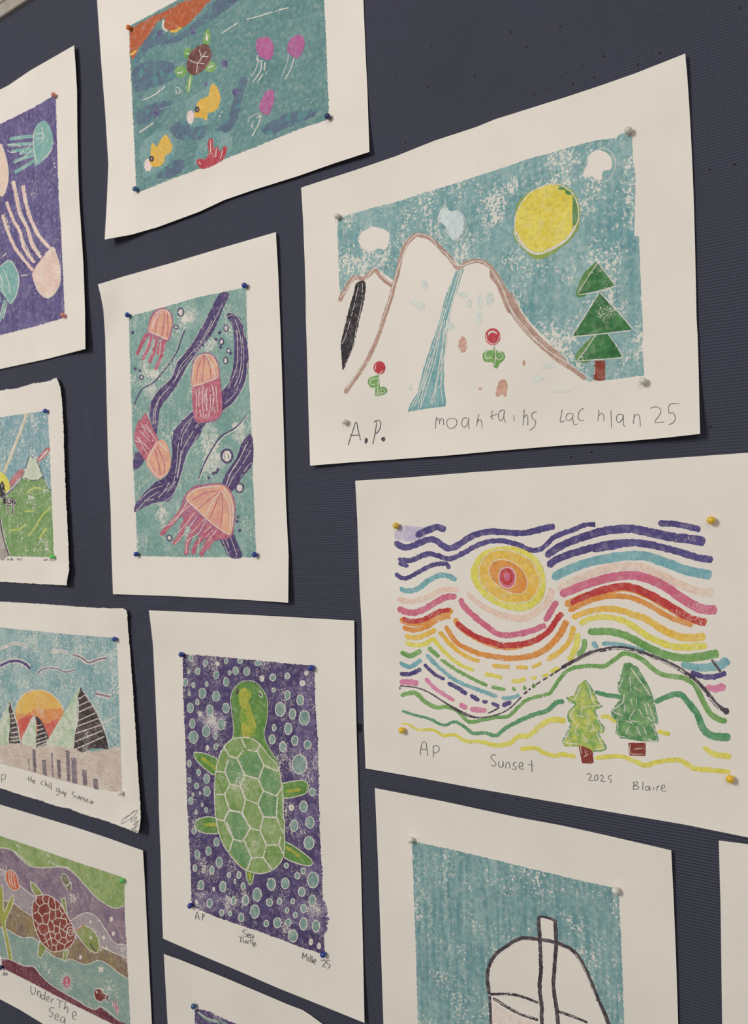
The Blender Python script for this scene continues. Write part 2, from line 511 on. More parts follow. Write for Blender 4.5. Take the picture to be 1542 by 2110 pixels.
ink('fir_green', (44, 104, 56), (70, 138, 74), .16, .7, 900, 70)
ink('fir_fringe', (84, 136, 66), (104, 150, 84), .15)
ink('trunk_red', (152, 62, 44), (140, 54, 42), .12)
ink('ridge_brown', (172, 130, 112), (186, 148, 130), .24, .5, 900)
ink('rock_black', (48, 43, 48), (62, 54, 60), .08, .5, 900)
ink('sun_yellow', (222, 198, 50), (230, 214, 90), .22, .7, 700, 50)
ink('sun_fringe', (150, 172, 62), (120, 152, 74), .15)
ink('fall_teal', (98, 158, 160), (128, 176, 176), .18, .5, 800, 60, .5)
ink('cloud_blue', (188, 205, 206), (200, 212, 208), .2)
ink('faint_teal', (196, 208, 198), (208, 208, 198), .4, .5, 700)
ink('smudge_brown', (196, 132, 108), (206, 156, 134), .3)
ink('tulip_red', (196, 50, 60), (206, 66, 72), .14)
ink('bell_orange', (226, 170, 126), (214, 138, 126), .2, .4, 1000, 90)
ink('tentacle_red', (182, 74, 98), (196, 106, 124), .18, .5, 1000, 90)
ink('halo_pink', (176, 92, 122), (160, 96, 130), .16)
ink('turtle_green', (112, 152, 70), (148, 172, 104), .20, .6, 800, 60)
ink('turtle_teal', (92, 144, 84), (124, 164, 104), .18, .6, 800, 60)
ink('turtle_olive', (82, 136, 56), (104, 150, 62), .14, .5, 900, 80)
ink('turtle_yellow', (160, 164, 52), (186, 180, 62), .5, .9, 500, 90, 0, 'v', (98, 146, 64))
ink('bubble', (104, 140, 132), (138, 166, 154), .14, .5, 900, 120)
ink('wave_orange', (194, 84, 40), (180, 92, 54), .1, .4, 600, 60, .4, 'h')
ink('shell_brown', (108, 62, 58), (130, 78, 72), .15)
ink('fish_yellow', (226, 168, 50), (222, 180, 70), .1)
ink('mouth_pink', (226, 200, 190), (214, 190, 184), .1)
ink('jelly_magenta', (182, 86, 142), (166, 88, 144), .08)
ink('coral_red', (186, 44, 60), (198, 70, 84), .12)
ink('jelly_teal', (104, 162, 156), (130, 178, 168), .16)
ink('jelly_cream', (226, 200, 182), (218, 178, 162), .16, .5, 700, 70)
ink('hill_green', (104, 148, 76), (132, 168, 104), .30, .6, 480, 60, .45)
ink('peak_white', (206, 206, 190), (186, 196, 166), .1)
ink('ray_red', (172, 62, 72), (204, 140, 140), .3)
ink('ochre', (206, 184, 130), (214, 200, 160), .2)
ink('road_grey', (156, 142, 134), (176, 164, 154), .3)
ink('pastel_brown', (206, 190, 174), (184, 156, 138), .45, .45, 640, 60, .5, 'h')
ink('pastel_green', (200, 206, 184), (142, 180, 128), .55, .5, 700, 130)
ink('pastel_yellow', (230, 186, 76), (228, 164, 70), .24, .5, 700)
ink('pastel_orange', (226, 128, 66), (224, 150, 76), .26, .5, 700)
ink('pastel_red', (212, 80, 70), (220, 104, 84), .24, .5, 700)
ink('pastel_black', (62, 50, 52), (84, 68, 68), .3, .5, 800)
ink('tower_purple', (104, 90, 104), (134, 118, 126), .28, .5, 800)
ink('scuff', (120, 158, 150), (180, 190, 178), .58, .8, 700, 120)
ink('violet_scuff', (84, 70, 116), (110, 96, 138), .38, .7, 900, 120)
ink('sea_green', (128, 158, 80), (152, 172, 104), .16, .6, 500, 50)
ink('sea_plum', (120, 98, 122), (150, 124, 134), .16, .6, 600, 60)
ink('sea_mauve', (152, 140, 146), (164, 148, 148), .16, .5, 600, 50)
ink('sea_olive', (130, 104, 90), (152, 130, 80), .16, .5, 600, 60)
ink('sea_mint', (120, 152, 142), (140, 164, 148), .16, .6, 500, 50)
ink('sea_maroon', (110, 48, 62), (128, 66, 78), .12, .6, 500, 50)
ink('stalk', (162, 166, 62), (150, 154, 56), .12)
ink('fish_orange', (216, 104, 58), (210, 88, 52), .12)
ink('fish_olive', (104, 104, 82), (124, 120, 92), .12)
ink('shell_red', (138, 54, 44), (150, 66, 52), .12, .5, 800)
ink('flipper_green', (126, 142, 62), (146, 156, 84), .16)
ink('urchin', (186, 74, 104), (204, 110, 130), .2)
ink('fish_red', (134, 42, 40), (120, 40, 40), .1)
ink('sail_line', (64, 52, 60), (84, 72, 78), .08)
ink('blush', (224, 204, 190), (216, 200, 186), .2)
for nm, c in (('pin_white', (206, 202, 192)), ('pin_grey', (202, 198, 186)), ('pin_yellow', (226, 182, 46)), ('pin_mustard', (200, 170, 52)), ('pin_blue', (30, 52, 134)),
              ('pin_navy', (34, 48, 92)), ('pin_steelblue', (52, 84, 128)), ('pin_orange', (212, 122, 44)), ('pin_salmon', (196, 122, 106)),
              ('pin_green', (86, 190, 84)), ('pin_teal', (40, 86, 122))):
    plain(nm, c, .28, .5, .3)

# ------------------------------------------------------------------ print: mountains
SE = 'E:37,982 150,945 420,858 700,762 980,650 1270,555 F:0,500 270,415 500,343 750,260 1000,172 1200,93 1345,35 1360,200 1375,420 1390,700 1403,1000 1415,1400 1425,1900 H:1432,650 1440,900 1450,1350 1200,1378 900,1405 500,1430 0,1472 G:1100,1432 700,1462 400,1482 100,1506 88,1100 78,700 65,300 E:75,1919 62,1500 50,1200'
pr = Print('large white sheet with mountains, a waterfall, a yellow sun and a three-tiered fir tree', P(SE), P('0:622,386 1414,111 1443,894 640,959'), (1, 1.5, 3.5, 2.5), .9, (0, .5, .8, 2.2))
bg = pr.art('printed_picture').fill('E:298,1207 370,1175 560,1120 720,1080 900,1020 1100,960 1300,895 1542,815 F:200,790 430,725 650,665 740,645 855,632 880,605 930,590 970,635 975,790 995,900 988,1180 985,1325 1018,1325 1025,1500 1035,1750 H:1030,380 1040,470 1048,690 1035,720 1050,830 1055,940 990,945 780,972 700,975 660,988 600,930 530,860 400,720 250,560 150,420 60,290 0,200 E:1470,1650 1400,1570 1330,1500 1250,1495 1160,1530 1050,1430 960,1350 870,1300 830,1305 760,1370 730,1450 700,1600 690,1640 560,1545 490,1620 420,1610 310,1740 300,1500 292,1300', 'sky_teal', False, .8).build()
mt = pr.art('mountain_range', bg)
mt.fill('H:-30,190 30,250 75,320 140,385 180,480 250,580 330,670 400,730 470,790 520,845 530,860 440,800 330,720 200,600 130,500 90,490 50,400 10,300 -30,250', 'ridge_brown', True)
mt.lines('E:305,1785 345,1710 400,1625 435,1620 480,1625 520,1590 560,1565 620,1630 690,1680|G:345,995 390,930 440,860 520,730 580,590 620,470 670,320 695,220 E:715,1600 740,1480 780,1380 850,1310|E:845,1312 940,1335 1020,1410 1080,1470 1145,1550 1200,1515 1290,1500 1370,1540 1440,1640 1500,1760 H:110,470 200,600 330,730 450,830 560,900 640,965', 9, 'ridge_brown', rough=.6)
mt.lines('E:312,1760 360,1700 420,1610 445,1640 480,1645 562,1545 620,1620 690,1665|E:690,1665 720,1560 760,1450 800,1360 860,1310 930,1325 970,1350 1000,1410 1050,1440 1110,1510 1160,1535 1220,1515 1280,1500 1340,1520 1400,1590 1460,1700 H:100,440 180,560 350,740 530,860 690,970 760,1022|G:690,210 670,300 640,400 590,530 530,670 460,810 400,900 360,960|H:140,390 200,500 300,620 420,720 500,800 530,860|H:60,330 110,470 170,570 240,650 350,740', 1.9, 'gouge', rough=.3)
mt.build()
rk = pr.art('black_rock', bg).fill('G:430,215 490,208 485,320 455,450 430,560 400,680 350,800 330,825 320,700 318,640 345,520 375,400 410,280', 'rock_black', True, .9)
rk.lines('G:470,215 465,350 430,520 395,690 345,800|G:440,240 400,420 355,580 325,650', 1.0, 'gouge', dash=.25, rough=.4).build()
wf = pr.art('waterfall', bg).fill('G:1130,130 1185,120 1150,230 1100,380 1080,500 1062,600 1048,750 1045,950 1060,1040 1058,1088 950,1100 790,1125 805,1075 860,990 900,820 960,640 1010,500 1050,330 1090,230', 'fall_teal', False)
wf.lines('G:1165,125 1120,300 1060,520 1020,760 960,1080|G:1150,135 1090,330 1030,500 990,650 920,850 860,1040 830,1090|G:1172,120 1110,350 1070,520 1060,680 1000,900 950,1070|G:1105,200 1050,380 1000,560 940,740 870,980 810,1100|G:1150,200 1085,420 1045,620 1010,800 990,960 980,1060|G:1060,400 1020,560 985,760 930,940 880,1100|G:1050,480 1035,700 1025,900 1030,1000 1040,1070|G:1010,560 970,740 930,880 870,1060 865,1110|G:1065,480 1058,640 1045,800 1022,930 1005,960|G:950,740 900,960 880,1090', 1.5, 'gouge', rough=.35).build()
sm_ = pr.art('smudge', bg)
for x, y, rx, ry in ((910, 230, 20, 42), (830, 350, 24, 26), (880, 380, 30, 30), (1180, 300, 46, 20), (1300, 350, 18, 60), (1370, 330, 30, 50), (1290, 470, 24, 50), (810, 950, 14, 30), (1225, 360, 18, 30), (1090, 520, 30, 28)): sm_.ell('G', x, y, rx, ry, 'faint_teal', 1.2)
for x, y, rx, ry in ((300, 960, 40, 25), (470, 1050, 60, 10), (380, 870, 50, 22)): sm_.ell('H', x, y, rx, ry, 'faint_teal', 1.2)
sm_.ell('G', 1178, 650, 30, 56, 'smudge_brown', 1.2).fill('G:1432,915 1470,898 1495,925 1492,975 1478,1022 1455,1000 1430,1022 1412,1005', 'smudge_brown', True, 1).ell('H', 205, 850, 9, 20, 'smudge_brown').ell('G', 1302, 962, 14, 8, 'smudge_brown'); build_apart(sm_, 0)
for q, q2 in (('E:445,1350 460,1300 500,1275 545,1258 620,1275 660,1310 655,1370 630,1420 580,1412 530,1435 470,1410 445,1370', 'paper'),
              ('E:1000,1200 1020,1150 1055,1115 1090,1150 1140,1145 1180,1190 1185,1270 1150,1330 1110,1350 1080,1310 1060,1260 1010,1215', 'cloud_blue'),
              ('F:625,895 655,820 665,755 730,715 800,745 825,790 820,850 765,870 755,925 715,925 690,905 650,910', 'paper')):
    c = pr.art('cloud', bg, 'pale blue cloud' if q2 == 'cloud_blue' else None)
    c.fill(q, q2)
    if q2 == 'cloud_blue': c.lines('E:1000,1205 1020,1150 1050,1105 1090,1150 1150,1145 1190,1195 1190,1270 1150,1335 1110,1352 1075,1310|E:1215,1260 1190,1320 1130,1358', 1.3, 'gouge')
    elif q.startswith('F'): c.lines('F:640,900 700,930 780,940 840,870 850,780 800,715 745,705 780,688|F:660,750 640,830 625,895', 1.5, 'gouge')
    else: c.lines('E:440,1370 445,1320 480,1270 540,1250|E:445,1395 490,1430 540,1442', 1.3, 'gouge')
    c.build()
su = pr.art('sun', bg).fill('F:140,1200 150,1110 215,1030 300,985 390,952 480,962 555,1010 592,1080 604,1180 590,1260 545,1340 475,1400 400,1455 310,1488 245,1462 185,1400 135,1320', 'sun_fringe', True, 1.2)
su.fill('F:145,1200 175,1110 240,1020 320,980 400,958 460,975 500,1010 545,1035 548,1150 545,1270 510,1340 440,1400 360,1430 290,1435 230,1410 180,1350 148,1290', 'sun_yellow')
su.ell('F', 470, 988, 24, 12, 'fir_fringe').ell('F', 520, 1020, 26, 13, 'fir_fringe', .3, .4).fill('F:556,1045 580,1110 588,1190 560,1250 548,1200 550,1120', 'fir_fringe')
su.line('F:145,1180 185,1095 250,1020 340,970 410,955 480,970 545,1020 585,1100 590,1200 560,1280 500,1360 420,1410 340,1445 280,1450 210,1410 150,1330 140,1240', 2.2, 'gouge', closed=True, rough=.6)
su.line('F:150,1290 190,1370 250,1430 330,1445 420,1400 510,1340 570,1250', 3.5, 'gouge', rough=.8).build()
tr = pr.art('fir_tree', bg)
tr.fill('H:720,140 620,230 575,350 590,385 640,372 700,300', 'fir_fringe', True, .9).fill('H:700,660 610,740 568,800 580,835 640,850 700,800', 'fir_fringe', True, .9)
tr.fill('H:725,140 850,300 840,312 585,368', 'fir_green', False).fill('H:740,355 975,610 545,665', 'fir_green', False).fill('H:715,650 800,645 850,720 905,815 585,835', 'fir_green', False)
tr.lines('H:725,135 850,300|H:735,130 640,270 585,362|H:590,368 700,352 845,308', 1.8, 'gouge', sm=False, rough=.5)
tr.lines('H:740,350 850,460 975,612|H:735,358 640,510 545,660', 2.2, 'gouge', sm=False, rough=.5)
tr.lines('H:540,665 700,650 965,622|H:715,650 640,760 585,830|H:800,645 870,740 905,815|H:585,835 740,825 905,812', 2.0, 'gouge', sm=False, rough=.5)
tr.build()
pr.art('tree_trunk', bg).fill('H:705,835 780,832 778,970 735,976 697,966', 'trunk_red', False).line('H:708,850 704,960', 1.2, 'gouge', dash=.3).build()
fl = pr.art('tulip', bg).fill('G:580,868 520,885 508,920 530,955 560,955 558,1010 590,1012 630,1000 645,970 620,945 592,950 588,870', 'leaf', True).ell('G', 590, 815, 42, 47, 'tulip_red')
fl.lines('G:585,870 575,1010|G:580,890 540,895 520,915 535,935 560,930|G:585,985 600,970 620,965 625,985 600,995 580,988|G:560,845 585,862 615,830|G:565,790 560,830', 1.4, 'gouge').build()
fl = pr.art('tulip', bg, 'round red tulip with looped leaves').fill('G:1400,655 1415,690 1470,710 1475,750 1440,785 1420,820 1395,805 1385,775 1330,770 1320,720 1350,690 1390,690', 'leaf', True).ell('G', 1390, 595, 54, 60, 'tulip_red')
fl.ell('G', 1388, 575, 32, 22, 'gouge').ell('G', 1392, 600, 34, 34, 'tulip_red').lines('G:1345,580 1350,620 1390,648 1425,630 1438,590|G:1395,690 1360,690 1335,720 1350,750 1385,740|G:1420,700 1455,715 1460,745 1430,760 1410,735|G:1405,670 1410,740 1400,800', 1.6, 'gouge').build()
hw = pr.art('handwriting').lines('G:368,1362 395,1280 425,1198 440,1260 457,1328|G:382,1292 452,1290|G:492,1318 488,1345 500,1342 505,1320 494,1314 492,1340|G:572,1192 560,1270 543,1355|G:550,1200 575,1185 598,1200 592,1245 572,1275 558,1280|G:604,1310 622,1305 628,1320 618,1332 606,1320 620,1315', 1.7, 'pencil_dark', rough=.2).ell('G', 495, 1328, 9, 15, 'pencil_dark').ell('G', 613, 1318, 11, 13, 'pencil_dark').lines(
 'G:992,1160 988,1200 985,1248|G:988,1190 1002,1172 1012,1180 1014,1215|G:1012,1200 1028,1172 1040,1180 1044,1222|G:1100,1172 1072,1180 1065,1210 1080,1240 1110,1240 1136,1212 1130,1180 1100,1172|G:1212,1170 1185,1170 1170,1205 1185,1235 1210,1215 1222,1170|G:1222,1165 1218,1200 1222,1248|G:1292,1140 1282,1185 1275,1230|G:1278,1205 1295,1182 1310,1190 1316,1242|G:1388,1116 1382,1150 1388,1182|G:1370,1162 1420,1140|G:1468,1112 1440,1122 1430,1150 1440,1188 1462,1175 1472,1130|G:1474,1112 1468,1160 1480,1202', 1.3, 'pencil', rough=.2).lines(
 'H:134,1215 136,1260|H:132,1188 134,1192|H:207,1175 204,1230 198,1290|H:202,1242 220,1215 232,1230 232,1290|H:298,1195 268,1200 262,1235 288,1262 278,1300 244,1326|H:475,1178 468,1220 463,1265 497,1256|H:545,1205 515,1208 502,1235 520,1257 545,1238 552,1205|H:552,1205 550,1250 562,1285 584,1278|H:630,1170 600,1185 588,1225 600,1254 632,1256|H:736,1180 728,1258|H:730,1228 752,1204 768,1220 770,1262|H:820,1183 825,1312|H:905,1215 872,1213 858,1245 875,1270 900,1248 908,1215 908,1285 926,1298|H:985,1205 978,1278|H:982,1236 1004,1212 1022,1228 1028,1298|H:1098,1170 1140,1158 1172,1180 1165,1215 1130,1268 1195,1265|H:1302,1137 1236,1142 1230,1200 1260,1202 1275,1240 1258,1272 1226,1285', 1.3, 'pencil', rough=.2); build_apart(hw, 12)
MTN = pr
pin(pr, 'E:290,1183', 'pin_grey', 'whitish push pin at the upper left of the mountains picture', (.0006, .0008))
pin(pr, 'F:943,578', 'pin_grey', 'whitish push pin at the upper right of the mountains picture, above the star-shaped cloud', (.0005, -.0002))
pin(pr, 'H:1047,977', 'pin_white', 'whitish push pin below the fir tree of the mountains print', (.0006, -.0003))
pin(pr, 'G:343,1195', 'pin_white', 'whitish push pin just above the letters A.P. on the mountains print', (.0006, -.0004))

# ------------------------------------------------------------------ print: sunset stripes
pr = Print('white sheet with a striped rainbow sunset, target-like sun and two pine trees', P('I:43,212 400,190 900,150 1542,105 J:700,105 1542,45 u:-97,32 -97,-100 -97,-198 L:1542,1520 1100,1430 600,1345 0,1240 K:900,1170 500,1095 118,1028 105,700 98,400 90,0 I:75,1000 58,500'), P('0:733,991 u:-97,32 -97,-198 0:754,1582'), (1, 1, 1, 1), .8, (.6, 0, 0, .7))
bg = pr.art('printed_picture')
bg.fill('I:352,530 420,535 540,555 560,600 500,640 420,650 345,635 325,600 345,560', 'lilac_smear', True, 1.5)
TEXT = '''I:480,612 560,572 640,548 695,572;14;stripe_purple
I:330,650 380,690 450,685 560,640 620,642 690,690 740,700 800,668 880,615 990,582 1100,582 1250,592 1400,558 1485,538;13;stripe_purple
I:350,778 440,788 560,742 640,752 720,777 820,737 950,668 1080,645 1200,668 1320,715 1400,695 J:150,650 280,600 370,565 445,560;10.5;stripe_purple
I:355,805 430,830;9;stripe_purple
I:330,882 400,918 500,872 600,822 700,812 720,850;9;stripe_purple
J:85,790 200,712 350,652 520,607 700,592 850,622 1020,655 1150,670 1235,685;15,20;stripe_purple
J:100,862 180,805 350,748 520,705 700,690 850,708 1050,758 1180,800 1290,812;15;stripe_purple
J:420,745 550,725 700,700 850,715 1000,750;11;stripe_purple
J:895,553 1000,555 1100,575 1200,598;13;stripe_purple
I:365,985 420,1010 500,990 580,928 660,895 730,905 770,935;11;stripe_teal
J:135,948 250,885 400,832 600,795 780,785 950,835 1100,890 1280,925;18,20;stripe_teal
I:345,1062 440,1085 560,1055 680,998 790,1002;11;peach
I:850,1022 950,1110 1080,1175 1200,1205 1290,1198 1400,1120 1450,1050 1460,985;10,16;peach
J:170,1030 350,942 550,872 750,862 900,915 1050,990 1180,1040 1295,1052;16;peach
I:350,1130 430,1165 520,1150 620,1092 700,1052 775,1050;13;pink
I:800,1060 830,1120 900,1190 1000,1270 1080,1322 1180,1325 1300,1300 1420,1255;12;pink
I:1412,1228 1460,1150 1502,1080;13;pink
J:190,1065 350,1002 500,955 680,925 820,950 950,1010 1080,1100 1200,1165 1320,1175;17,20;pink
I:365,1212 440,1238 540,1232 640,1172 750,1150;14;orange
I:385,1205 440,1225 540,1215 640,1162 730,1145;10;red
I:760,1205 800,1265 900,1335 1000,1380 1100,1412 1200,1410 1330,1380;12;orange
I:775,1230 800,1262 900,1330 1000,1370 1100,1398 1200,1398 1330,1370 1430,1310 J:150,1270 205,1195;12;red
J:225,1140 330,1095 480,1045 640,1015 760,1040 870,1095 1000,1170 1120,1240 1245,1262;16;orange
J:265,1130 330,1100 480,1040 640,1005 760,1032 870,1085 1000,1160 1120,1232 1240,1268;16;red
I:385,1270 460,1290 560,1268 640,1212 730,1190;10;orange
I:695,1258 740,1340 800,1400 K:900,185 960,205 1100,228 1200,232 1332,211 L:100,155 180,70 240,-38;9,14;orange
J:250,1180 400,1110 550,1075 700,1085 830,1140 960,1215 1060,1258 1145,1283;11;orange
I:400,1332 480,1345 560,1320 625,1285;11;amber
K:650,38 720,120 800,190 880,235 940,255;9;amber
L:100,240 180,190 250,120 283,30 272,2;11;amber
J:275,1230 380,1190 530,1165 650,1185 700,1205 800,1235 900,1300 1000,1350 1100,1375 1235,1365;11,17;amber
I:405,1380 470,1400 550,1390 600,1350;9;lemon
I:600,1340 660,1420 720,1480;8;lemon
K:700,205 800,280 900,320;8;lemon
L:250,250 300,160 320,50;12;lemon
J:330,1275 420,1235 520,1225 640,1250 740,1310 850,1380 980,1430 1100,1442 1245,1430;11,15;lemon
K:370,185 440,215 520,175;10;leaf
K:570,155 650,225;9;leaf
L:315,215 360,160 365,90;11;leaf
L:390,42 500,38 600,48 700,85 800,140 900,190 1050,228 1180,222 1330,195;14,18;leaf
K:365,260 440,295 520,240;9;stripe_teal
K:555,205 650,300 750,380 850,430 960,470 1070,510;8;stripe_teal
K:1100,520 1160,520 1230,500;8;stripe_teal
L:425,110 455,160;11;stripe_teal
L:490,125 600,130 700,150 800,185;8;stripe_teal
L:1060,275 1200,300 1340,280 1400,240;13,20;stripe_teal
K:365,345 440,345 520,310;9;stripe_purple
K:540,275 620,350 690,385;7;stripe_purple
K:710,410 780,445 850,490;9;stripe_purple
K:872,500 940,540;9;stripe_purple
K:960,545 1000,548;7;stripe_purple
K:1025,558 1085,580;8;stripe_purple
K:1105,578 1170,545;10;stripe_purple
L:1130,330 1200,358 1290,365 1385,338;11;stripe_purple
K:362,402 430,405 500,412;12;pink_pale
K:550,375 620,450 760,540;8;pink_pale
K:795,562 850,595;11;pink_pale
K:870,600 990,610;11;pink_pale
L:1240,430 1300,450 1380,430;12,17;pink_pale
K:370,502 470,482 540,540 620,585 700,585 780,610 860,690 950,680 1050,660 1150,650 1220,585 1290,530 1400,500;9,7;leaf
L:68,498 120,478 180,390 260,310 400,285 500,290 570,250 640,200 700,205 780,240 850,300 930,350 1060,370 1150,410 1200,500 1250,600 1310,660 1390,685;7,12;leaf
K:380,612 480,645 580,670 680,715 760,692 820,720 900,775 980,770 1060,790 1130,735 1240,680 1330,640 1430,610 1500,550 L:220,545;5,10;forest
L:440,472 520,495 640,510;9;forest
L:870,550 950,510 1050,490 1120,560 1180,640 1220,740 1290,790 1415,800;10,17;forest
K:380,705 430,710 500,750 600,747 680,790 760,785 840,830 950,835 1050,860 1150,850 1220,800 1300,790 1380,720 L:128,675 230,680;4,12;lemon
L:480,650 540,655 600,695;9;lemon
L:890,755 980,780;9;lemon
K:1230,890 1340,880 1420,920 1500,940 L:200,922 300,940;9;lemon
L:440,950 600,935 700,960 800,1000 900,975 1050,965 1150,1020 1280,1035 1410,1050;9,10;lemon
L:1220,870 1300,920 1420,938;10,13;lemon'''
bg.build()
for ln in TEXT.split('\n'):
    a, w, k = ln.split(';'); w = tuple(float(x) for x in w.split(',')); w = w if len(w) == 2 else w[0]
    s = pr.art('colour_stripe', bg).line(a, w, k, rough=.9)
    s.build()
dr = pr.art('broken_stripe', bg, 'dry broken yellow, amber and green dashes')
dr.lines('K:1030,285 1150,295 1290,300|K:1320,300 1390,265|K:1425,250 1470,225 1500,210', 8, 'amber', dash=.05, rough=1.2).lines('K:980,345 1060,362 1105,375|K:1170,400 1230,395 1275,380|K:1315,375 1355,370|K:1395,365 1440,345|K:1450,330 1520,300', 8, 'lemon', dash=.08, rough=1.3)
dr.lines('K:660,240 780,320 900,385 1000,430 1130,460|K:1180,440 1195,470|K:1255,435 1275,460|K:1320,420 1345,440', 7, 'leaf', dash=.03, rough=1.1).build()
rd = pr.art('ridge_line', bg)
rd.lines('K:365,432 470,442 560,472 680,545 800,612 900,655 960,660|K:365,440 366,458|K:600,492 700,560 820,635 920,662 1050,645 1150,600 1245,510|K:1000,632 1085,590', 2.6, 'ridge_black', rough=.5, dash=.03).lines('K:1260,492 1330,435 1430,372 1542,300', 3.2, 'ridge_black', dash=.15, rough=.8)
rd.lines('L:200,300 250,272 300,245 400,195 500,170 600,155 720,172 850,217 950,257 1050,308 1150,380 1240,470 1310,560 1380,610', (7, 9), 'ridge_black', rough=.7).ell('L', 1385, 612, 22, 24, 'ridge_black').lines('L:330,245 450,190 550,165 650,165 740,185 840,225|L:840,225 950,265 1040,310|L:1050,310 1150,395 1240,490 1340,600', 2, 'gouge', dash=.08, rough=.5).line('L:1280,240 1315,290 1345,330', 5.5, 'ridge_black').build()
sn = pr.art('sun', bg)
sn.fill('I:885,930 885,840 940,745 1050,695 1180,685 1290,725 1370,790 1415,900 1410,1020 1370,1095 1280,1148 1180,1150 1060,1110 960,1040', 'lemon', True, .9).fill('I:930,880 950,790 1020,725 1120,705 1230,735 1330,800 1375,900 1370,1000 1310,1070 1210,1090 1100,1075 1010,1020 950,950', 'amber')
sn.line('I:935,850 965,780 1030,725 1120,712 1230,740 1320,800 1370,900 1375,970 1310,1072 1210,1098 1100,1085 1000,1010 945,940', 2.0, 'gouge', closed=True, rough=.4)
sn.fill('I:1005,860 1040,800 1110,785 1190,810 1260,870 1285,950 1265,1010 1200,1025 1120,1000 1040,935', 'orange').line('I:1003,860 1035,800 1110,782 1190,805 1262,870 1288,950 1265,1015 1200,1030 1115,1000 1035,935', 1.6, 'gouge', closed=True)
sn.ell('I', 1140, 910, 62, 78, 'pink').ell('I', 1138, 905, 48, 60, 'red').ell('I', 1140, 905, 24, 32, 'pink').line('I:1140,835 1185,855 1203,910 1185,970 1140,988 1095,965 1080,910 1095,855', 1.6, 'gouge', closed=True).build()
a = pr.art('pine_tree', bg, 'leaning light green pine tree').fill('L:370,385 400,420 430,470 455,540 490,575 470,595 440,600 470,680 510,740 505,765 465,770 500,830 520,880 480,905 400,900 380,870 300,865 225,865 205,835 240,780 270,700 248,680 250,620 300,560 255,548 240,515 290,500 320,430', 'tree_light', False, .8)
a.lines('L:375,395 400,440 420,520 440,560 480,575|L:340,430 310,500 290,530 255,545|L:440,600 465,680 490,745 450,760|L:455,770 480,830 500,875 440,885|L:290,590 265,650 300,690|L:270,710 240,790 220,835 330,850', 2, 'gouge', rough=.5)
a.lines('L:350,570 340,640|L:320,700 300,760 330,790|L:380,620 400,700 370,740|L:400,480 380,530|L:350,780 390,840|L:420,700 440,760|L:330,600 400,575 450,575|L:300,640 360,650|L:390,760 440,740', 1.5, 'gouge', rough=.5).lines('L:370,385 430,470 455,540 490,575 440,600 470,680 510,740 465,770 520,880 400,900|L:320,430 290,500 240,515 300,560 250,620 250,680 270,700 205,835', 2, 'forest', dash=.15, rough=.6).build()
a = pr.art('pine_tree', bg, 'broad darker green pine tree').fill('L:650,268 690,262 740,290 790,370 840,470 860,560 890,690 860,690 880,770 900,830 800,830 700,815 620,805 590,770 600,690 575,650 560,620 600,560 640,500 610,480 605,440 630,350', 'tree_dark', False, .8)
a.lines('L:700,300 740,360 800,440 840,500|L:650,490 640,550 570,610 640,640|L:600,660 605,720 595,780 660,800|L:820,550 870,680 820,660|L:850,700 890,820 820,815|L:610,460 640,380', 2, 'gouge', rough=.5)
a.lines('L:730,600 690,670 760,690|L:700,520 710,570|L:740,520 740,570|L:660,560 650,620|L:690,720 660,780|L:740,720 770,790|L:790,720 810,780|L:760,600 790,660|L:690,360 700,470|L:660,680 720,700|L:800,560 820,640|L:720,440 780,470', 1.6, 'gouge', rough=.5).lines('L:740,290 840,470 890,690 860,690 900,830|L:630,350 605,440 640,500 560,620 600,690 590,770', 2, 'forest', dash=.15, rough=.6).build()
pr.art('tree_trunk', bg).fill('L:325,855 400,880 425,900 430,980 410,990 350,985 330,900', 'trunk_red', False).lines('L:335,860 345,920|L:360,940 395,920|L:370,890 375,920', 1.3, 'gouge').build()
pr.art('tree_trunk', bg).fill('L:680,840 805,840 803,935 690,930', 'trunk_red', False).lines('L:695,850 698,915 790,920|L:720,885 780,880', 1.3, 'gouge').build()
hw = pr.art('handwriting').lines('K:512,935 518,870 530,840 552,842 560,890 567,938|K:515,888 562,892|K:605,865 608,946|K:602,868 635,864 650,885 640,908 610,918|K:1062,935 1040,928 1022,950 1045,975 1060,998 1040,1014 1022,1000|K:1082,972 1078,1005 1092,1022 1108,1008 1110,975 1112,1015|K:1130,1028 1133,992 1150,985 1158,1000 1160,1032|K:1207,985 1188,988 1185,1005 1205,1022 1195,1036 1172,1030|K:1225,1016 1250,1012 1250,990 1235,986 1225,1010 1238,1034 1262,1030|K:1316,968 1320,1056|K:1288,1000 1332,1005|L:380,1070 400,1058 414,1078 396,1108 432,1110|L:448,1070 436,1090 445,1112 462,1095 455,1070 446,1070|L:476,1082 490,1070 500,1086 482,1114 516,1116|L:562,1073 540,1078 538,1095 560,1108 548,1128', 1.1, 'pencil_dark', rough=.15).lines(
 'L:722,1122 715,1172|L:710,1126 745,1120 740,1140 722,1146 755,1155 745,1172 712,1174|L:786,1118 784,1180|L:828,1150 808,1155 804,1176 824,1178 832,1152 838,1184|L:862,1155 862,1182|L:858,1136 860,1139|L:888,1150 885,1187|L:886,1162 904,1144|L:918,1166 942,1160 935,1141 920,1152 918,1178 936,1188 954,1185', 1.2, 'pencil', rough=.15); build_apart(hw, 12)
pin(pr, 'I:337,537', 'pin_mustard', 'mustard yellow push pin in the purple smear at the upper left of the striped sunset', (.0006, -.0004))
pin(pr, 'J:1277,530', 'pin_yellow', 'yellow push pin at the upper right of the striped sunset', (.0005, -.0004))
pin(pr, 'K:378,753', 'pin_yellow', 'yellow push pin at the lower left of the striped sunset, above the letters AP', (.0006, -.0004))
pin(pr, 'L:1413,1100', 'pin_yellow', 'yellow push pin at the lower right of the striped sunset', (.0009, -.0006))
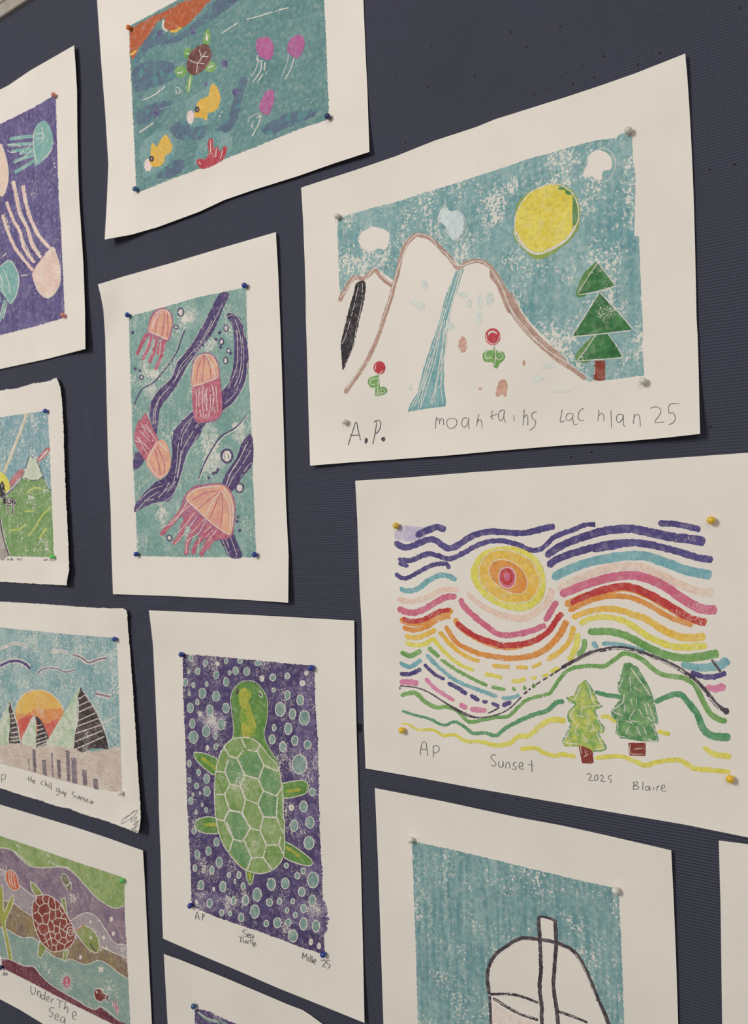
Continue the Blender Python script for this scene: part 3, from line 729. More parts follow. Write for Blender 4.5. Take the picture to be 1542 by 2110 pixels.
# ------------------------------------------------------------------ print: four pink jellyfish
pr = Print('tall white sheet with four pink jellyfish drifting among purple seaweed', P('D:5,310 150,265 400,195 700,105 985,22 998,250 1012,600 1025,1000 1040,1500 1055,1800 1053,2062 800,2045 400,2025 88,2015 80,1800 75,1550 60,1250 52,900 45,600 35,450 20,370'), P('0:205,585 568,479 594,1241 233,1225'), (7, 1, 3, 2), .9, (1.2, 0, 1.2, .8))
bg = pr.art('printed_picture').fill('D:175,487 350,440 560,380 822,325 825,500 835,800 850,1100 860,1400 878,1812 550,1812 222,1805 215,1600 200,1300 190,1000 180,700', 'water_green', False, .8)
for x, y, rx, ry in ((622, 1160, 45, 95), (360, 1580, 34, 42), (290, 890, 34, 50), (610, 640, 50, 40), (640, 1290, 60, 60), (300, 800, 40, 30), (500, 480, 60, 40), (780, 1120, 40, 60)): bg.ell('D', x, y, rx, ry, 'scuff', 4)
bg.build()
bg = bg.obj
for nm, q, gl in (('seaweed_band', 'D:675,362 730,365 700,430 640,570 560,680 500,750 450,850 400,920 350,990 335,1080 325,1150 300,1080 285,1010 300,950 350,880 410,820 440,740 490,680 550,590 610,480', 'D:690,420 620,560 540,680 470,770 420,850 350,930 315,1000 310,1080|D:650,480 580,610 510,700 460,760 430,840|D:610,480 550,590 500,670 440,740 410,820 340,890 300,950 285,1030|D:340,950 320,1020 325,1090|D:600,620 540,700 480,800 440,870'),
                  ('seaweed_band', 'D:200,1275 215,1235 250,1240 255,1290 205,1335', None),
                  ('seaweed_band', 'D:710,480 745,470 790,500 820,600 835,720 820,830 780,920 720,990 600,1080 560,1150 500,1230 470,1330 440,1420 400,1500 330,1510 260,1535 210,1565 208,1530 250,1470 320,1400 370,1375 400,1330 415,1230 410,1150 440,1090 500,1030 570,980 680,900 720,860 750,760 755,640 745,540', 'D:712,488 760,480 800,530 812,600|D:760,500 790,600 795,720 780,820 740,900|D:770,560 775,680 765,780 720,880|D:800,600 808,720 795,820 760,910 700,970|D:690,890 740,830|D:830,740 815,850 760,950 690,1010 600,1080 545,1160 490,1270 460,1370 430,1450 380,1500 300,1520|D:540,1030 480,1090 450,1180 440,1290 420,1400 370,1450|D:520,1060 470,1150 460,1250 440,1370|D:570,1060 510,1150 470,1230 440,1380 390,1450|D:415,1160 425,1110 480,1050 540,990|D:230,1500 300,1440 360,1420|D:215,1560 280,1490 340,1450|D:260,1500 340,1480 400,1400'),
                  ('seaweed_band', 'D:850,1135 858,1290 800,1370 740,1450 690,1420 710,1350 770,1260 800,1180', 'D:840,1160 790,1260 740,1340 710,1420|D:850,1220 800,1300 750,1370 720,1430|D:855,1290 830,1310 790,1370|D:820,1190 780,1280 720,1370'),
                  ('seaweed_band', 'D:680,1710 745,1680 775,1740 800,1812 730,1812 700,1760', 'D:710,1710 740,1800|D:735,1700 770,1800|D:690,1715 725,1800')):
    a = pr.art(nm, bg).fill(q, 'band_purple')
    if gl: a.lines(gl, 1.1, 'gouge', dash=.06, rough=.3)
    a.build()
pr.art('seaweed_strand', bg).lines('D:485,560 460,620 440,680 380,770 310,850 245,890 205,975', 2.6, 'band_purple').lines('D:470,570 430,690 370,770 300,845', 1, 'gouge', dash=.3).build()
pr.art('seaweed_strand', bg).lines('D:830,1030 760,1100 680,1150 620,1240 580,1320 560,1380', 2.8, 'band_purple').lines('D:836,1025 765,1105 690,1155 625,1250 585,1330 562,1390', 1.8, 'gouge').build()
def jelly(halo, tent, tw, block, bell, ribs, rim, label, tg=''):
    a = pr.art('jellyfish', bg, label)
    if halo: a.fill(halo, 'halo_pink', True, .9)
    if block: a.fill(block, 'tentacle_red', True)
    for q in tent.split('|'):
        if q.strip(): a.line(q, (tw, tw * .75), 'tentacle_red', rough=.6)
    a.lines(tg, 1.3, 'gouge', dash=.06, rough=.4)
    a.fill(bell, 'bell_orange').lines(ribs, 2.0, 'tentacle_red', rough=.4).lines(rim, 1.7, 'gouge', rough=.35).build()
jelly('D:278,590 285,520 305,470 345,440 385,445 415,480 415,550 395,620 340,610', 'D:275,580 245,640 218,700|D:300,590 285,650 250,728|D:330,600 312,680 288,745|D:372,615 355,700 320,782|D:355,620 330,700', 8, '', 'D:285,570 290,530 310,480 345,450 375,448 405,475 410,530 395,590 385,615 330,590', 'D:350,455 330,520 320,580|D:370,455 368,530 355,600|D:385,470 392,540 385,600', 'D:285,570 330,588 388,615|D:318,475 350,450 385,455 408,490|D:300,560 320,500 352,460', 'smallest pink jellyfish, at the top left', 'D:290,600 265,680|D:320,610 300,700|D:350,620 345,700|D:375,640 350,750')
jelly('D:520,870 520,790 535,720 580,688 640,695 672,760 680,850 690,1000 660,1055 590,1072 535,1050', '', 8, 'D:530,870 600,855 670,825 685,900 685,1000 660,1045 590,1065 545,1060 530,980', 'D:525,870 525,790 540,730 580,695 630,700 660,750 668,820 600,850', 'D:590,700 560,760 545,850|D:595,700 585,770 580,850|D:600,700 620,760 630,840', 'D:525,870 600,850 670,818|D:528,850 530,770 550,715 590,695 635,705 665,760|D:600,700 640,770 652,825', 'pink jellyfish with a straight skirt in the middle', 'D:545,890 548,960 545,1040|D:565,880 560,960 575,1040|D:585,870 580,960 590,1050|D:600,890 605,960 600,1050|D:620,870 625,960 615,1040|D:640,880 640,960 650,1020|D:655,870 660,950 665,1010|D:610,880 590,950 610,1000|D:630,860 645,930 630,1010')
jelly('', '', 8, 'D:270,1020 250,1040 220,1080 205,1170 240,1240 280,1280 335,1170 310,1110', 'D:325,1180 370,1170 400,1230 405,1310 370,1370 330,1378 290,1330 270,1280', 'D:330,1200 370,1290 370,1350|D:320,1220 340,1300 350,1360', 'D:330,1170 300,1230 275,1285|D:280,1290 310,1340 350,1370 395,1340|D:340,1180 390,1230', 'pink jellyfish lying upside down at the left edge', 'D:250,1090 290,1120 320,1160|D:230,1110 270,1150 310,1190|D:215,1150 260,1190 290,1220|D:230,1150 250,1200 280,1250|D:265,1080 300,1120|D:210,1170 240,1180|D:240,1070 280,1140 320,1180')
jelly('D:470,1500 520,1430 600,1408 690,1408 740,1450 762,1540 755,1640 740,1700 660,1720 560,1700 470,1590', 'D:505,1515 440,1590 400,1635 350,1690|D:545,1555 480,1630 455,1700 418,1740|D:585,1595 530,1670 500,1730 490,1800|D:625,1625 590,1690 540,1750 530,1800|D:670,1655 610,1730 570,1805|D:720,1690 650,1700 600,1770', 12, '', 'D:490,1490 530,1440 600,1420 680,1412 730,1450 755,1530 750,1620 730,1690 650,1640 560,1560', 'D:680,1450 610,1500 560,1545|D:685,1450 650,1530 620,1600|D:690,1455 690,1560 680,1640|D:675,1445 590,1460 520,1500', 'D:490,1490 560,1560 650,1640 735,1690|D:500,1475 540,1440 610,1425 680,1420|D:685,1445 730,1530 735,1660|D:680,1450 640,1500 600,1580|D:700,1430 745,1520 748,1640', 'largest pink jellyfish, at the bottom', 'D:520,1520 470,1560 420,1620 350,1650|D:560,1570 500,1660 430,1740|D:540,1560 480,1640 410,1710|D:600,1600 560,1680 500,1720 490,1790|D:630,1640 570,1700 555,1790|D:640,1660 600,1700|D:500,1500 450,1580 400,1620|D:660,1660 580,1760|D:590,1600 520,1680')
b = pr.art('bubbles', bg, 'white bubbles and dark purple specks')
for x, y, rx, ry in ((460, 463, 15, 20), (435, 545, 8, 8), (715, 1255, 30, 36), (785, 1430, 19, 24), (398, 1705, 12, 13), (710, 550, 10, 16), (685, 625, 10, 14), (725, 675, 8, 10), (708, 728, 9, 16), (245, 822, 8, 9)):
    b.ell('D', x, y, rx + 5, ry + 5, 'band_purple', .5).ell('D', x, y, rx * .8, ry * .85, 'gouge', .7)
b.lines('D:700,1240 705,1275|D:722,1240 725,1270', 1.3, 'band_purple')
for x, y in ((675, 575), (655, 612), (210, 775), (235, 785), (680, 655), (735, 690), (775, 1590), (772, 1615), (785, 1665), (665, 1330), (640, 1350), (655, 1345), (195, 575), (615, 1375)): b.ell('D', x, y, 8, 9, 'band_purple')
b.build('stuff')
pin(pr, 'D:167,478', 'pin_blue', 'dark blue push pin at the upper left of the pink jellyfish print', (.0005, -.0004))
pin(pr, 'D:812,316', 'pin_blue', 'dark blue push pin at the upper right of the pink jellyfish print', (.0005, -.0004))
pin(pr, 'D:215,1795', 'pin_blue', 'dark blue push pin at the lower left of the pink jellyfish print', (.0005, -.0004))
pin(pr, 'D:868,1798', 'pin_blue', 'dark blue push pin at the lower right of the pink jellyfish print', (.0006, -.0004))

# ------------------------------------------------------------------ print: green sea turtle
pr = Print('tall white sheet with a big green sea turtle over purple water full of bubbles', P('M:53,55 400,70 900,95 1385,122 1390,400 1402,900 1415,1300 N:1420,200 1430,500 1440,900 1452,1472 1200,1370 900,1250 600,1120 350,1015 145,925 140,800 130,400 118,100 M:112,1000 95,600 80,280 65,150'), P('0:309,1257 729,1278 751,2106 336,1933'), (4, 1, 2, 1), .9, (.8, 0, .6, .8))
bg = pr.art('printed_picture').fill('M:272,340 500,355 850,390 1125,415 1135,700 1148,900 1155,1200 N:1155,0 1165,300 1180,600 1190,900 1195,1030 1050,985 800,890 500,790 330,715 325,500 310,200 300,0 M:290,900 275,600', 'violet', False, 1.1)
bg.fill('M:1060,440 1115,440 1128,700 1145,950 1150,1250 1090,1250 1010,1150 960,1050 1000,900 1040,700 1010,560', 'violet_scuff', True, 3).fill('M:400,720 480,700 560,760 480,850 380,800', 'violet_scuff', True, 3).fill('N:1000,80 1140,60 1150,200 1040,240', 'violet_scuff', True, 3).fill('N:1080,420 1160,420 1170,560 1060,500', 'violet_scuff', True, 3).fill('N:900,700 1180,680 1188,900 980,820', 'violet_scuff', True, 3).fill('N:350,640 560,640 600,760 400,740', 'violet_scuff', True, 3).build()
bg = bg.obj
BUB = '''M:325,365,17,22 420,398,15,22 500,402,12,14 555,385,14,20 645,385,17,18 760,400,25,16 312,455,8,14 370,450,17,24 490,475,20,26 577,460,12,17 616,447,20,28 688,452,22,28 290,522,17,28 342,540,12,20 428,533,12,18 555,520,20,30 787,498,15,20 857,490,22,25 952,480,18,22 1075,463,14,16 1050,528,18,20 315,595,10,16 400,593,26,36 490,612,26,34 862,573,14,17 952,605,20,33 1035,637,25,36 368,650,13,20 322,688,22,34 448,703,23,36 553,690,24,34 385,728,12,18 905,698,34,48 985,727,24,36 1062,753,36,50 335,790,20,32 425,840,27,38 523,795,26,38 485,872,14,21 342,878,30,42 866,817,15,24 957,823,26,40 853,892,23,32 487,940,15,22 433,948,10,20 922,940,24,36 1000,900,24,34 1082,927,26,30 1030,1053,48,66 316,1048,14,24 376,1106,15,22 316,1155,12,18 427,1148,22,32 362,1193,16,20 430,1230,23,32 340,1250,10,14 385,1240,8,12 1112,1233,22,28 325,1290,18,26 400,1318,8,15 425,1350,12,18 360,1362,10,16 1057,1327,28,38 978,1335,18,22
N:1098,172,30,40 995,193,28,40 345,228,15,22 1092,305,35,45 492,300,20,30 440,357,20,30 367,380,18,32 510,430,23,36 352,468,15,24 408,485,12,18 462,480,18,26 573,512,13,22 637,513,15,26 612,555,9,18 664,586,16,26 945,452,17,20 1055,487,17,22 1017,517,19,24 1118,545,38,54 847,573,30,42 938,567,28,38 1045,622,25,32 1115,677,24,38 392,578,20,32 473,605,10,16 533,588,23,36 755,640,30,46 602,680,17,30 680,677,24,36 836,690,22,28 900,683,18,24 987,683,15,20 447,695,20,30 362,687,10,16 740,750,32,46 1057,730,22,30 950,742,14,20 1003,772,16,22 525,758,16,24 580,762,14,18 652,788,20,30 815,827,18,24 887,822,27,36 957,822,22,28 1056,830,26,42 1137,845,27,40 988,908,32,42 1105,947,15,22 1157,973,13,22'''
bl = []
for ln in BUB.split('\n'):
    c, rest = ln.split(':')
    for q in rest.split(): bl.append((c,) + tuple(float(v) for v in q.split(',')))
bl.sort(key=lambda q: -q[3] * q[4])
WHITE = {(1050, 528), (500, 402), (1075, 463), (1157, 973), (1105, 947), (362, 687), (473, 605), (787, 498), (385, 728), (433, 948), (978, 1335)}
def bubble(a, c, x, y, rx, ry):
    right = x > 760 or (c == 'N' and y > 450)
    a.ell(c, x, y, rx, ry, 'gouge', .55 if right else .4)
    if (x, y) not in WHITE:
        t = 5.5 if right else 4
        a.ell(c, x, y, max(rx - t, 3), max(ry - t, 4), 'bubble', .4)
    else: a.ell(c, x, y, rx * .25, ry * .25, 'bubble', .2)
for q in bl[:90]:
    a = pr.art('bubble', bg); bubble(a, *q); a.build()
a = pr.art('small_bubbles', bg)
for q in bl[90:]: bubble(a, *q)
a.build('stuff')
t = pr.art('sea_turtle', bg, 'green sea turtle seen from above')
for q, g in (('M:345,975 400,980 460,1000 500,1030 480,1120 420,1085 360,1025', 'M:395,1010 440,1045 485,1085'), ('M:915,1180 980,1165 1050,1158 1085,1185 1080,1230 1040,1255 920,1272', 'M:930,1230 980,1225 1040,1215'),
             ('N:505,150 440,135 380,150 350,185 370,225 430,243 515,235', 'N:410,190 450,185 495,190'), ('N:925,290 1000,330 1070,380 1110,420 1105,450 1040,445 925,392', 'N:940,330 980,355 1030,395')):
    t.fill(q, 'turtle_olive').line(g, 7, 'turtle_yellow', rough=.9).line(q, 1.8, 'gouge', closed=True, rough=.4)
t.fill('N:680,478 737,495 725,550 710,577 690,540', 'turtle_olive').line('N:705,500 712,550', 4, 'turtle_yellow').lines('N:683,485 690,540 710,577 727,545 737,495', 1.6, 'gouge')
t.fill('M:585,620 605,560 650,525 720,520 780,560 815,620 822,700 815,780 800,840 805,890 840,960 890,1050 878,1090 700,1100 560,1010 535,940 590,890 605,820 600,740', 'turtle_olive', True)
t.fill('M:690,640 720,700 745,780 740,860 700,880 660,870 650,800 650,700', 'turtle_yellow', True, 1.5).fill('M:640,580 680,560 720,590 700,650 660,700 640,650', 'turtle_yellow', True, 1.5)
t.lines('M:535,938 590,890 602,820 592,720 583,640 600,570 645,525 690,512 740,520 785,560 818,620 825,700 815,790 802,840 808,890 840,960 905,1060', 1.2, 'gouge', rough=.3)
t.fill('M:600,885 700,885 770,920 830,1000 890,1060 915,1180 925,1280 925,1400 N:930,150 932,300 920,400 880,460 800,500 720,492 650,460 580,380 530,300 500,200 485,100 M:482,1200 490,1100 510,1010 545,935', 'turtle_green')
for q in ('M:690,985 755,985 790,1065 760,1140 690,1120 640,1030', 'M:790,1080 880,1110 905,1200 880,1250 805,1220 775,1150', 'M:800,1240 880,1270 880,1390 800,1385 770,1310', 'N:575,105 655,120 700,200 655,280 605,270 560,170', 'N:605,290 665,300 710,390 690,460 640,430 585,360', 'M:560,1020 620,1030 660,1110 640,1180 585,1170 555,1100'):
    t.fill(q, 'turtle_teal', True, 1.0)
t.lines('M:540,940 575,1000 545,1100 580,1185 545,1250 490,1250|M:575,1000 625,1015 680,945 655,892|M:690,960 755,970 775,920|M:755,970 800,1060 765,1150 675,1125 625,1015|M:800,1060 890,1100 905,1065|M:485,1100 545,1105|M:675,1125 645,1195 580,1185|M:645,1195 680,1280 760,1310 795,1225 765,1150|M:795,1225 880,1260 925,1190|M:545,1250 575,1350 660,1365 680,1280|M:760,1310 795,1395 880,1400 888,1262|M:575,1350 540,1420 490,1410|M:660,1365 672,1395 690,1430', 2.6, 'gouge', sm=False, rough=.7, dash=.02)
t.lines('N:795,135 880,140 925,240|N:795,135 775,225 710,210 655,105|N:540,160 600,280 660,295 710,210|N:490,150 540,160 570,95 660,110|N:775,225 815,320 895,315 910,265|N:895,315 930,385|N:815,320 795,400 720,400 670,290|N:600,280 575,360|N:720,400 690,480|N:795,400 850,475|N:560,170 600,270|N:650,110 715,205 670,280', 2.6, 'gouge', sm=False, rough=.7, dash=.02)
t.line('M:600,885 700,882 770,920 830,1000 890,1065 915,1180 925,1280 925,1400 N:932,150 934,300 922,400 880,462 800,502 720,494 650,460 578,380 528,300 498,200 483,100 M:480,1200 487,1100 508,1010 545,935', 2.0, 'gouge', closed=True, rough=.5)
t.lines('M:620,580 625,560 635,575 630,595 618,598 618,578', 1.6, 'ridge_black').ell('M', 626, 582, 5, 14, 'ridge_black').lines('M:765,590 775,580 790,610 780,622 765,600', 1.8, 'gouge').ell('M', 776, 602, 6, 10, 'ridge_black')
t.build()
hw = pr.art('handwriting').lines('N:354,802 364,752 380,804|N:357,784 377,784|N:388,803 390,805|N:400,762 398,808|N:398,765 410,768 408,784 398,788|N:402,805 404,807|N:690,872 670,869 662,882 686,900 680,914 660,905|N:692,908 706,903 700,892 692,900 694,916 706,918|N:728,898 714,898 711,916 724,920 728,902 730,925|N:632,910 668,922|N:650,916 646,950|N:665,928 663,946 674,952 682,936 682,956|N:693,940 693,962|N:693,946 705,937|N:714,924 711,962|N:704,936 722,943|N:727,930 724,968|N:732,966 746,966 740,951 731,958 732,976 744,980|N:1048,1060 1051,1015 1062,1046 1075,1025 1078,1070|N:1090,1045 1088,1075|N:1101,1030 1100,1080|N:1111,1035 1110,1083|N:1119,1058 1116,1086|N:1122,1074 1136,1073 1130,1058 1121,1070 1124,1087 1136,1091|N:1173,1060 1169,1071|N:1180,1072 1190,1062 1199,1074 1180,1106 1202,1108|N:1228,1068 1208,1070 1206,1088 1224,1092 1224,1110 1208,1118', 1.0, 'pencil_dark', rough=.12); build_apart(hw, 12)
pin(pr, 'M:263,342', 'pin_blue', 'bright blue push pin at the upper left of the green turtle print', (.0006, -.0003))
pin(pr, 'M:1107,428', 'pin_blue', 'bright blue push pin at the upper right of the green turtle print', (.0006, -.0003))
pin(pr, 'N:320,713', 'pin_blue', 'bright blue push pin at the lower left of the green turtle print', (.0005, -.0004))
pin(pr, 'N:1183,1030', 'pin_blue', 'bright blue push pin beside the signature under the green turtle', (.0005, -.0004))

# ------------------------------------------------------------------ print: ocean with orange wave
pr = Print('white sheet with a teal ocean, orange wave, brown turtle, yellow fish and magenta jellyfish', P('A:0,0 22,330 45,620 62,900 54,1100 42,1312 190,1285 330,1245 560,1160 700,1095 860,1040 1100,965 1300,895 1493,832 1482,500 1470,250 1460,0 u:-378,514 -540,516 -699,524'), P('u:-699,522 -378,514 0:761,314 216,493'), (1, 1, 2, 7), .9, (1.2, 0, 0, 2.2))
bg = pr.art('printed_picture').fill('A:178,160 u:-653,477 -540,476 -419,475 A:1255,200 1262,400 1270,600 1262,655 1100,710 870,805 700,870 560,925 400,985 215,1058 205,800 190,500 180,300', 'sea_teal', False, .9)
for q in ('A:300,160 420,200 560,100 640,20 720,-60 820,-40 700,60 560,150 440,230 300,260 220,340 200,330 240,270', 'A:200,380 300,330 420,350 440,420 330,470 210,500', 'A:215,620 330,560 420,560 330,640 240,690', 'A:640,720 720,640 780,440 820,440 790,560 760,680 680,740', 'A:330,960 420,880 480,880 460,940 380,980', 'A:400,700 480,660 600,690 560,760 440,760', 'A:900,700 1050,620 1200,600 1180,640 1040,700 940,740'):
    bg.fill(q, 'sea_violet', True, 2.0)
for x, y, r in ((700, 350, 18), (760, 505, 18), (325, 615, 16), (525, 175, 14), (345, 180, 14), (597, 460, 9), (240, 530, 8)): bg.ell('A', x, y, r, r * 1.1, 'violet_marker', .8)
bg.lines('A:805,112 850,98 900,85 960,65 1050,42|A:680,185 730,150 780,120|A:250,550 310,522 340,500 372,472|A:232,725 270,700 310,672', 2.2, 'gouge', dash=.06, rough=.6).lines('A:1060,122 1130,95 1200,68|A:340,600 440,570|A:640,140 700,120|A:400,260 390,300|A:260,960 320,960|A:230,400 240,420', 2.4, 'sea_teal_pale', rough=.7)
bg.lines('A:430,485 440,478 455,490 450,512 435,512 432,490', 1.5, 'gouge').build()
pr.art('orange_wave', bg).fill('A:178,160 300,92 450,24 520,-10 u:-600,475 A:700,-60 660,-20 600,20 560,70 500,130 450,165 400,172 368,148 375,95 330,118 290,185 230,265 195,330 180,300', 'wave_orange', False, 1).lines('A:400,172 430,170 460,150|A:182,300 200,290 215,275', 5, 'fish_yellow').lines('A:365,110 362,150 385,172', 4, 'gouge').build()
t = pr.art('sea_turtle', bg)
for x, y, rx, ry in ((498, 292, 24, 30), (460, 392, 34, 32), (620, 366, 34, 30)): t.ell('A', x, y, rx, ry, 'leaf', .8)
t.fill('A:580,242 588,180 605,160 622,185 610,252', 'leaf').fill('A:508,400 524,418 515,480 497,512 487,480', 'leaf').lines('A:600,180 598,220|A:608,190 604,225|A:512,420 502,500', 2.5, 'gouge').lines('A:485,290 508,298|A:440,400 470,395|A:610,370 640,360', 2.5, 'gouge')
t.fill('A:492,350 510,290 550,255 600,242 628,290 612,350 575,390 530,412 497,388', 'shell_brown').lines('A:560,270 575,310 600,280|A:575,310 550,345 500,325|A:550,345 545,405|A:550,345 590,350|A:575,310 610,310', 1.4, 'gouge').build()
def fish(body, eye, mouth, halo, label):
    a = pr.art('fish', bg, label).fill(halo, 'sea_teal_pale', True, 1.5).ell('A', mouth[0], mouth[1], 20, 36, 'mouth_pink', .8).fill(body, 'fish_yellow')
    a.ell('A', eye[0], eye[1], 14, 17, 'ridge_black').line([(200 + .37613 * (eye[0] - 3), .37613 * (eye[1] - 5)), (200 + .37613 * (eye[0] + 4), .37613 * (eye[1] + 3))], 1.5, 'gouge').build()
fish('A:535,640 550,560 590,535 612,520 625,465 652,470 675,520 670,580 640,612 608,622 602,660 575,645', (548, 600), (512, 640), 'A:480,600 500,540 590,490 620,440 680,470 695,560 650,640 600,680 510,690', 'upper yellow fish')
fish('A:292,850 300,785 318,795 325,805 350,765 380,738 412,800 405,830 375,855 365,895 330,915 305,912 285,880', (298, 870), (280, 905), 'A:230,840 270,760 340,720 400,720 430,800 420,850 390,900 340,940 270,960', 'lower yellow fish')
pr.art('coral', bg).fill('A:560,790 640,720 730,740 740,800 700,870 560,925 530,880', 'sea_teal_pale', True, 2).fill('A:545,890 560,870 590,870 610,845 606,790 620,758 636,765 640,810 660,798 672,830 700,800 712,815 697,865 640,905 575,925', 'coral_red').lines('A:622,770 622,840|A:655,810 650,860|A:690,820 675,870|A:555,885 570,900', 1.4, 'gouge').build()
for q, tn in (('A:870,250 880,215 930,203 960,230 968,280 950,325 910,322 880,290', 'A:885,320 870,380 825,440|A:900,340 895,390 850,455|A:920,340 915,390 880,450|A:880,300 878,330 910,335'), ('A:1040,270 1060,215 1110,190 1138,220 1130,270 1100,318 1060,300', 'A:1050,295 1040,350 1015,415|A:1080,315 1060,380 1030,435'), ('A:890,600 900,550 930,500 965,493 972,540 950,610 930,632', 'A:890,620 845,640 825,670|A:895,630 860,660 845,700|A:900,630 880,690 850,745')):
    pr.art('jellyfish', bg).fill(q, 'jelly_magenta').lines(tn, 2.2, 'gouge', dash=.04, rough=.5).lines(tn.split('|')[0], 1, 'sea_teal_pale').build()
pin(pr, 'A:172,150', 'pin_orange', 'orange push pin beside the orange wave', (.001, -.0004))
pin(pr, 'A:208,1035', 'pin_steelblue', 'blue push pin at the lower left of the ocean print with the orange wave', (.0006, -.0005))
pin(pr, 'A:1263,637', 'pin_navy', 'navy push pin at the lower right of the ocean print with the orange wave', (.0004, -.0005))

# ------------------------------------------------------------------ print: jellyfish on violet
pr = Print('white sheet with teal and peach jellyfish on violet, cut off by the left frame edge', P('B:460,40 470,180 478,320 480,560 485,800 492,1000 505,1200 518,1400 528,1700 530,1925 300,1985 0,2050 u:-965,176 -965,330 -965,484 B:0,315 50,290 190,195 330,115'), P('u:-965,488 0:152,94 176,722 u:-965,180'), (0, 1.5, 3, 0), 1.2, (0, 0, 3, 1.2))
bg = pr.art('printed_picture').fill('B:345,345 200,430 80,490 0,530 u:-926,449 -926,221 B:0,1840 200,1790 403,1730 395,1550 380,1200 365,1000 355,700 350,500', 'violet_marker', False, .8).build()
a = pr.art('jellyfish', bg, 'teal jellyfish swimming right').lines('B:210,605 120,612 60,625|B:210,650 130,655 50,660|B:210,680 140,690 70,700|B:215,720 150,740 85,765|B:220,750 160,790 90,830|B:215,700 120,710', 7, 'jelly_teal', rough=.7).fill('B:215,780 205,640 215,560 250,515 285,512 320,570 330,640 310,710 265,760 232,782', 'jelly_teal')
a.lines('B:215,560 207,640 215,720 235,780|B:262,545 268,600 266,650|B:222,590 262,585|B:40,660 90,655 130,670|B:45,690 70,705 130,695|B:200,690 140,740 90,770|B:220,620 265,615|B:330,640 312,700 265,755|B:200,650 120,720|B:230,560 262,552', 1.6, 'gouge', dash=.05).build()
pr.art('jellyfish', bg, 'peach jellyfish at the frame edge').fill('B:0,655 20,680 45,780 50,870 30,960 0,975 -40,900 -50,760', 'peach').lines('B:5,660 22,690 48,790 50,880 30,960', 1.5, 'gouge').build()
a = pr.art('jellyfish', bg, 'large peach jellyfish with long trailing tentacles').lines('B:80,880 100,980 120,1080 170,1180 200,1280 255,1360|B:140,910 160,1020 190,1120 240,1220 310,1300|B:40,1010 80,1120 125,1200 150,1300 215,1390|B:15,1090 50,1200 90,1290 140,1360 205,1440', 6.5, 'jelly_cream', rough=.9)
a.lines('B:90,880 112,980 135,1080 180,1180 215,1280 262,1350|B:150,905 172,1020 205,1130 250,1220|B:110,1160 150,1260 190,1340|B:30,1080 60,1180', 1.4, 'gouge', dash=.1, rough=.5).fill('B:325,1290 355,1350 375,1430 370,1520 340,1580 290,1608 240,1570 215,1510 200,1460 240,1390', 'jelly_cream').lines('B:240,1460 280,1400 330,1300|B:240,1420 265,1450|B:255,1395 285,1425|B:275,1370 300,1400|B:325,1290 358,1360 375,1440 370,1520 335,1585 290,1608 240,1570 205,1490', 1.5, 'gouge').fill('B:225,1430 260,1380 290,1400 270,1450 240,1475', 'peach').build()
pr.art('jellyfish', bg, 'teal jellyfish at the frame edge').fill('B:0,1415 60,1370 100,1420 120,1500 105,1590 65,1645 20,1590 -30,1520', 'jelly_teal').lines('B:30,1620 20,1700 -10,1760|B:0,1600 -20,1680', 6, 'jelly_teal').lines('B:60,1372 100,1425 118,1500 100,1590 65,1645|B:20,1430 50,1500 60,1580|B:0,1460 20,1540|B:0,1415 55,1372|B:0,1520 35,1600|B:45,1640 20,1740|B:20,1640 0,1720', 1.5, 'gouge').build()
pr.art('white_flecks', bg).lines('B:330,780 345,770|B:335,800 350,790|B:195,890 205,880|B:130,1470 180,1465|B:20,1350 40,1330', 2, 'gouge', dash=.2).build()
pin(pr, 'B:332,347', 'pin_salmon', 'upper of the two salmon push pins, on the violet jellyfish print', (.0006, -.0004))
pin(pr, 'B:390,1715', 'pin_salmon', 'lower of the two salmon push pins, on the violet jellyfish print', (.0008, -.0004))

# ------------------------------------------------------------------ print: green hill and road
pr = Print('small torn-edged sheet with a green hill, white peak and road at the left frame edge', P('C:535,40 500,52 450,75 380,84 300,95 220,120 150,140 60,150 0,160 u:-1085,158 -1085,50 -1085,-57 C:0,1965 300,1985 630,2003 640,1930 655,1850 648,1700 640,1500 630,1300 620,1100 614,950 608,800 604,650 600,500 592,370 585,250 575,170 565,110'), P('u:-1085,158 0:115,780 136,1207 u:-1085,-57'), (0, 2, 3, 0), 1.2, (0, 0, 2.5, 1), .062, .28, .14)
bg = pr.art('printed_picture').fill('C:450,345 300,370 150,390 15,410 0,412 u:-1035,126 -1035,-27 C:0,1725 300,1730 510,1735 500,1500 485,1100 470,700 455,400', 'hill_sky', False, .6).build()
pr.art('sunbeam', bg, 'ochre sunbeam').line('C:255,370 200,530 140,680 80,830 35,940', 5.5, 'ochre').lines('C:245,385 190,540 130,690 75,830', 2.5, 'gouge').build()
pr.art('sunbeam', bg, 'red beam').fill('C:345,810 430,710 470,700 466,740 380,830', 'ray_red').line('C:370,815 450,725', 3, 'gouge').build()
pr.art('sunbeam', bg, 'red beam').fill('C:88,1030 150,940 215,900 222,950 150,1030 100,1075', 'ray_red').build()
pr.art('yellow_arch', bg).fill('C:0,935 40,950 80,1010 92,1090 60,1130 -20,1150 -60,1000', 'lemon').fill('C:5,1040 30,1020 45,1090 50,1150 0,1165 -20,1100', 'rock_black').lines('C:20,1040 18,1080|C:25,1095 45,1130', 1.4, 'gouge').build()
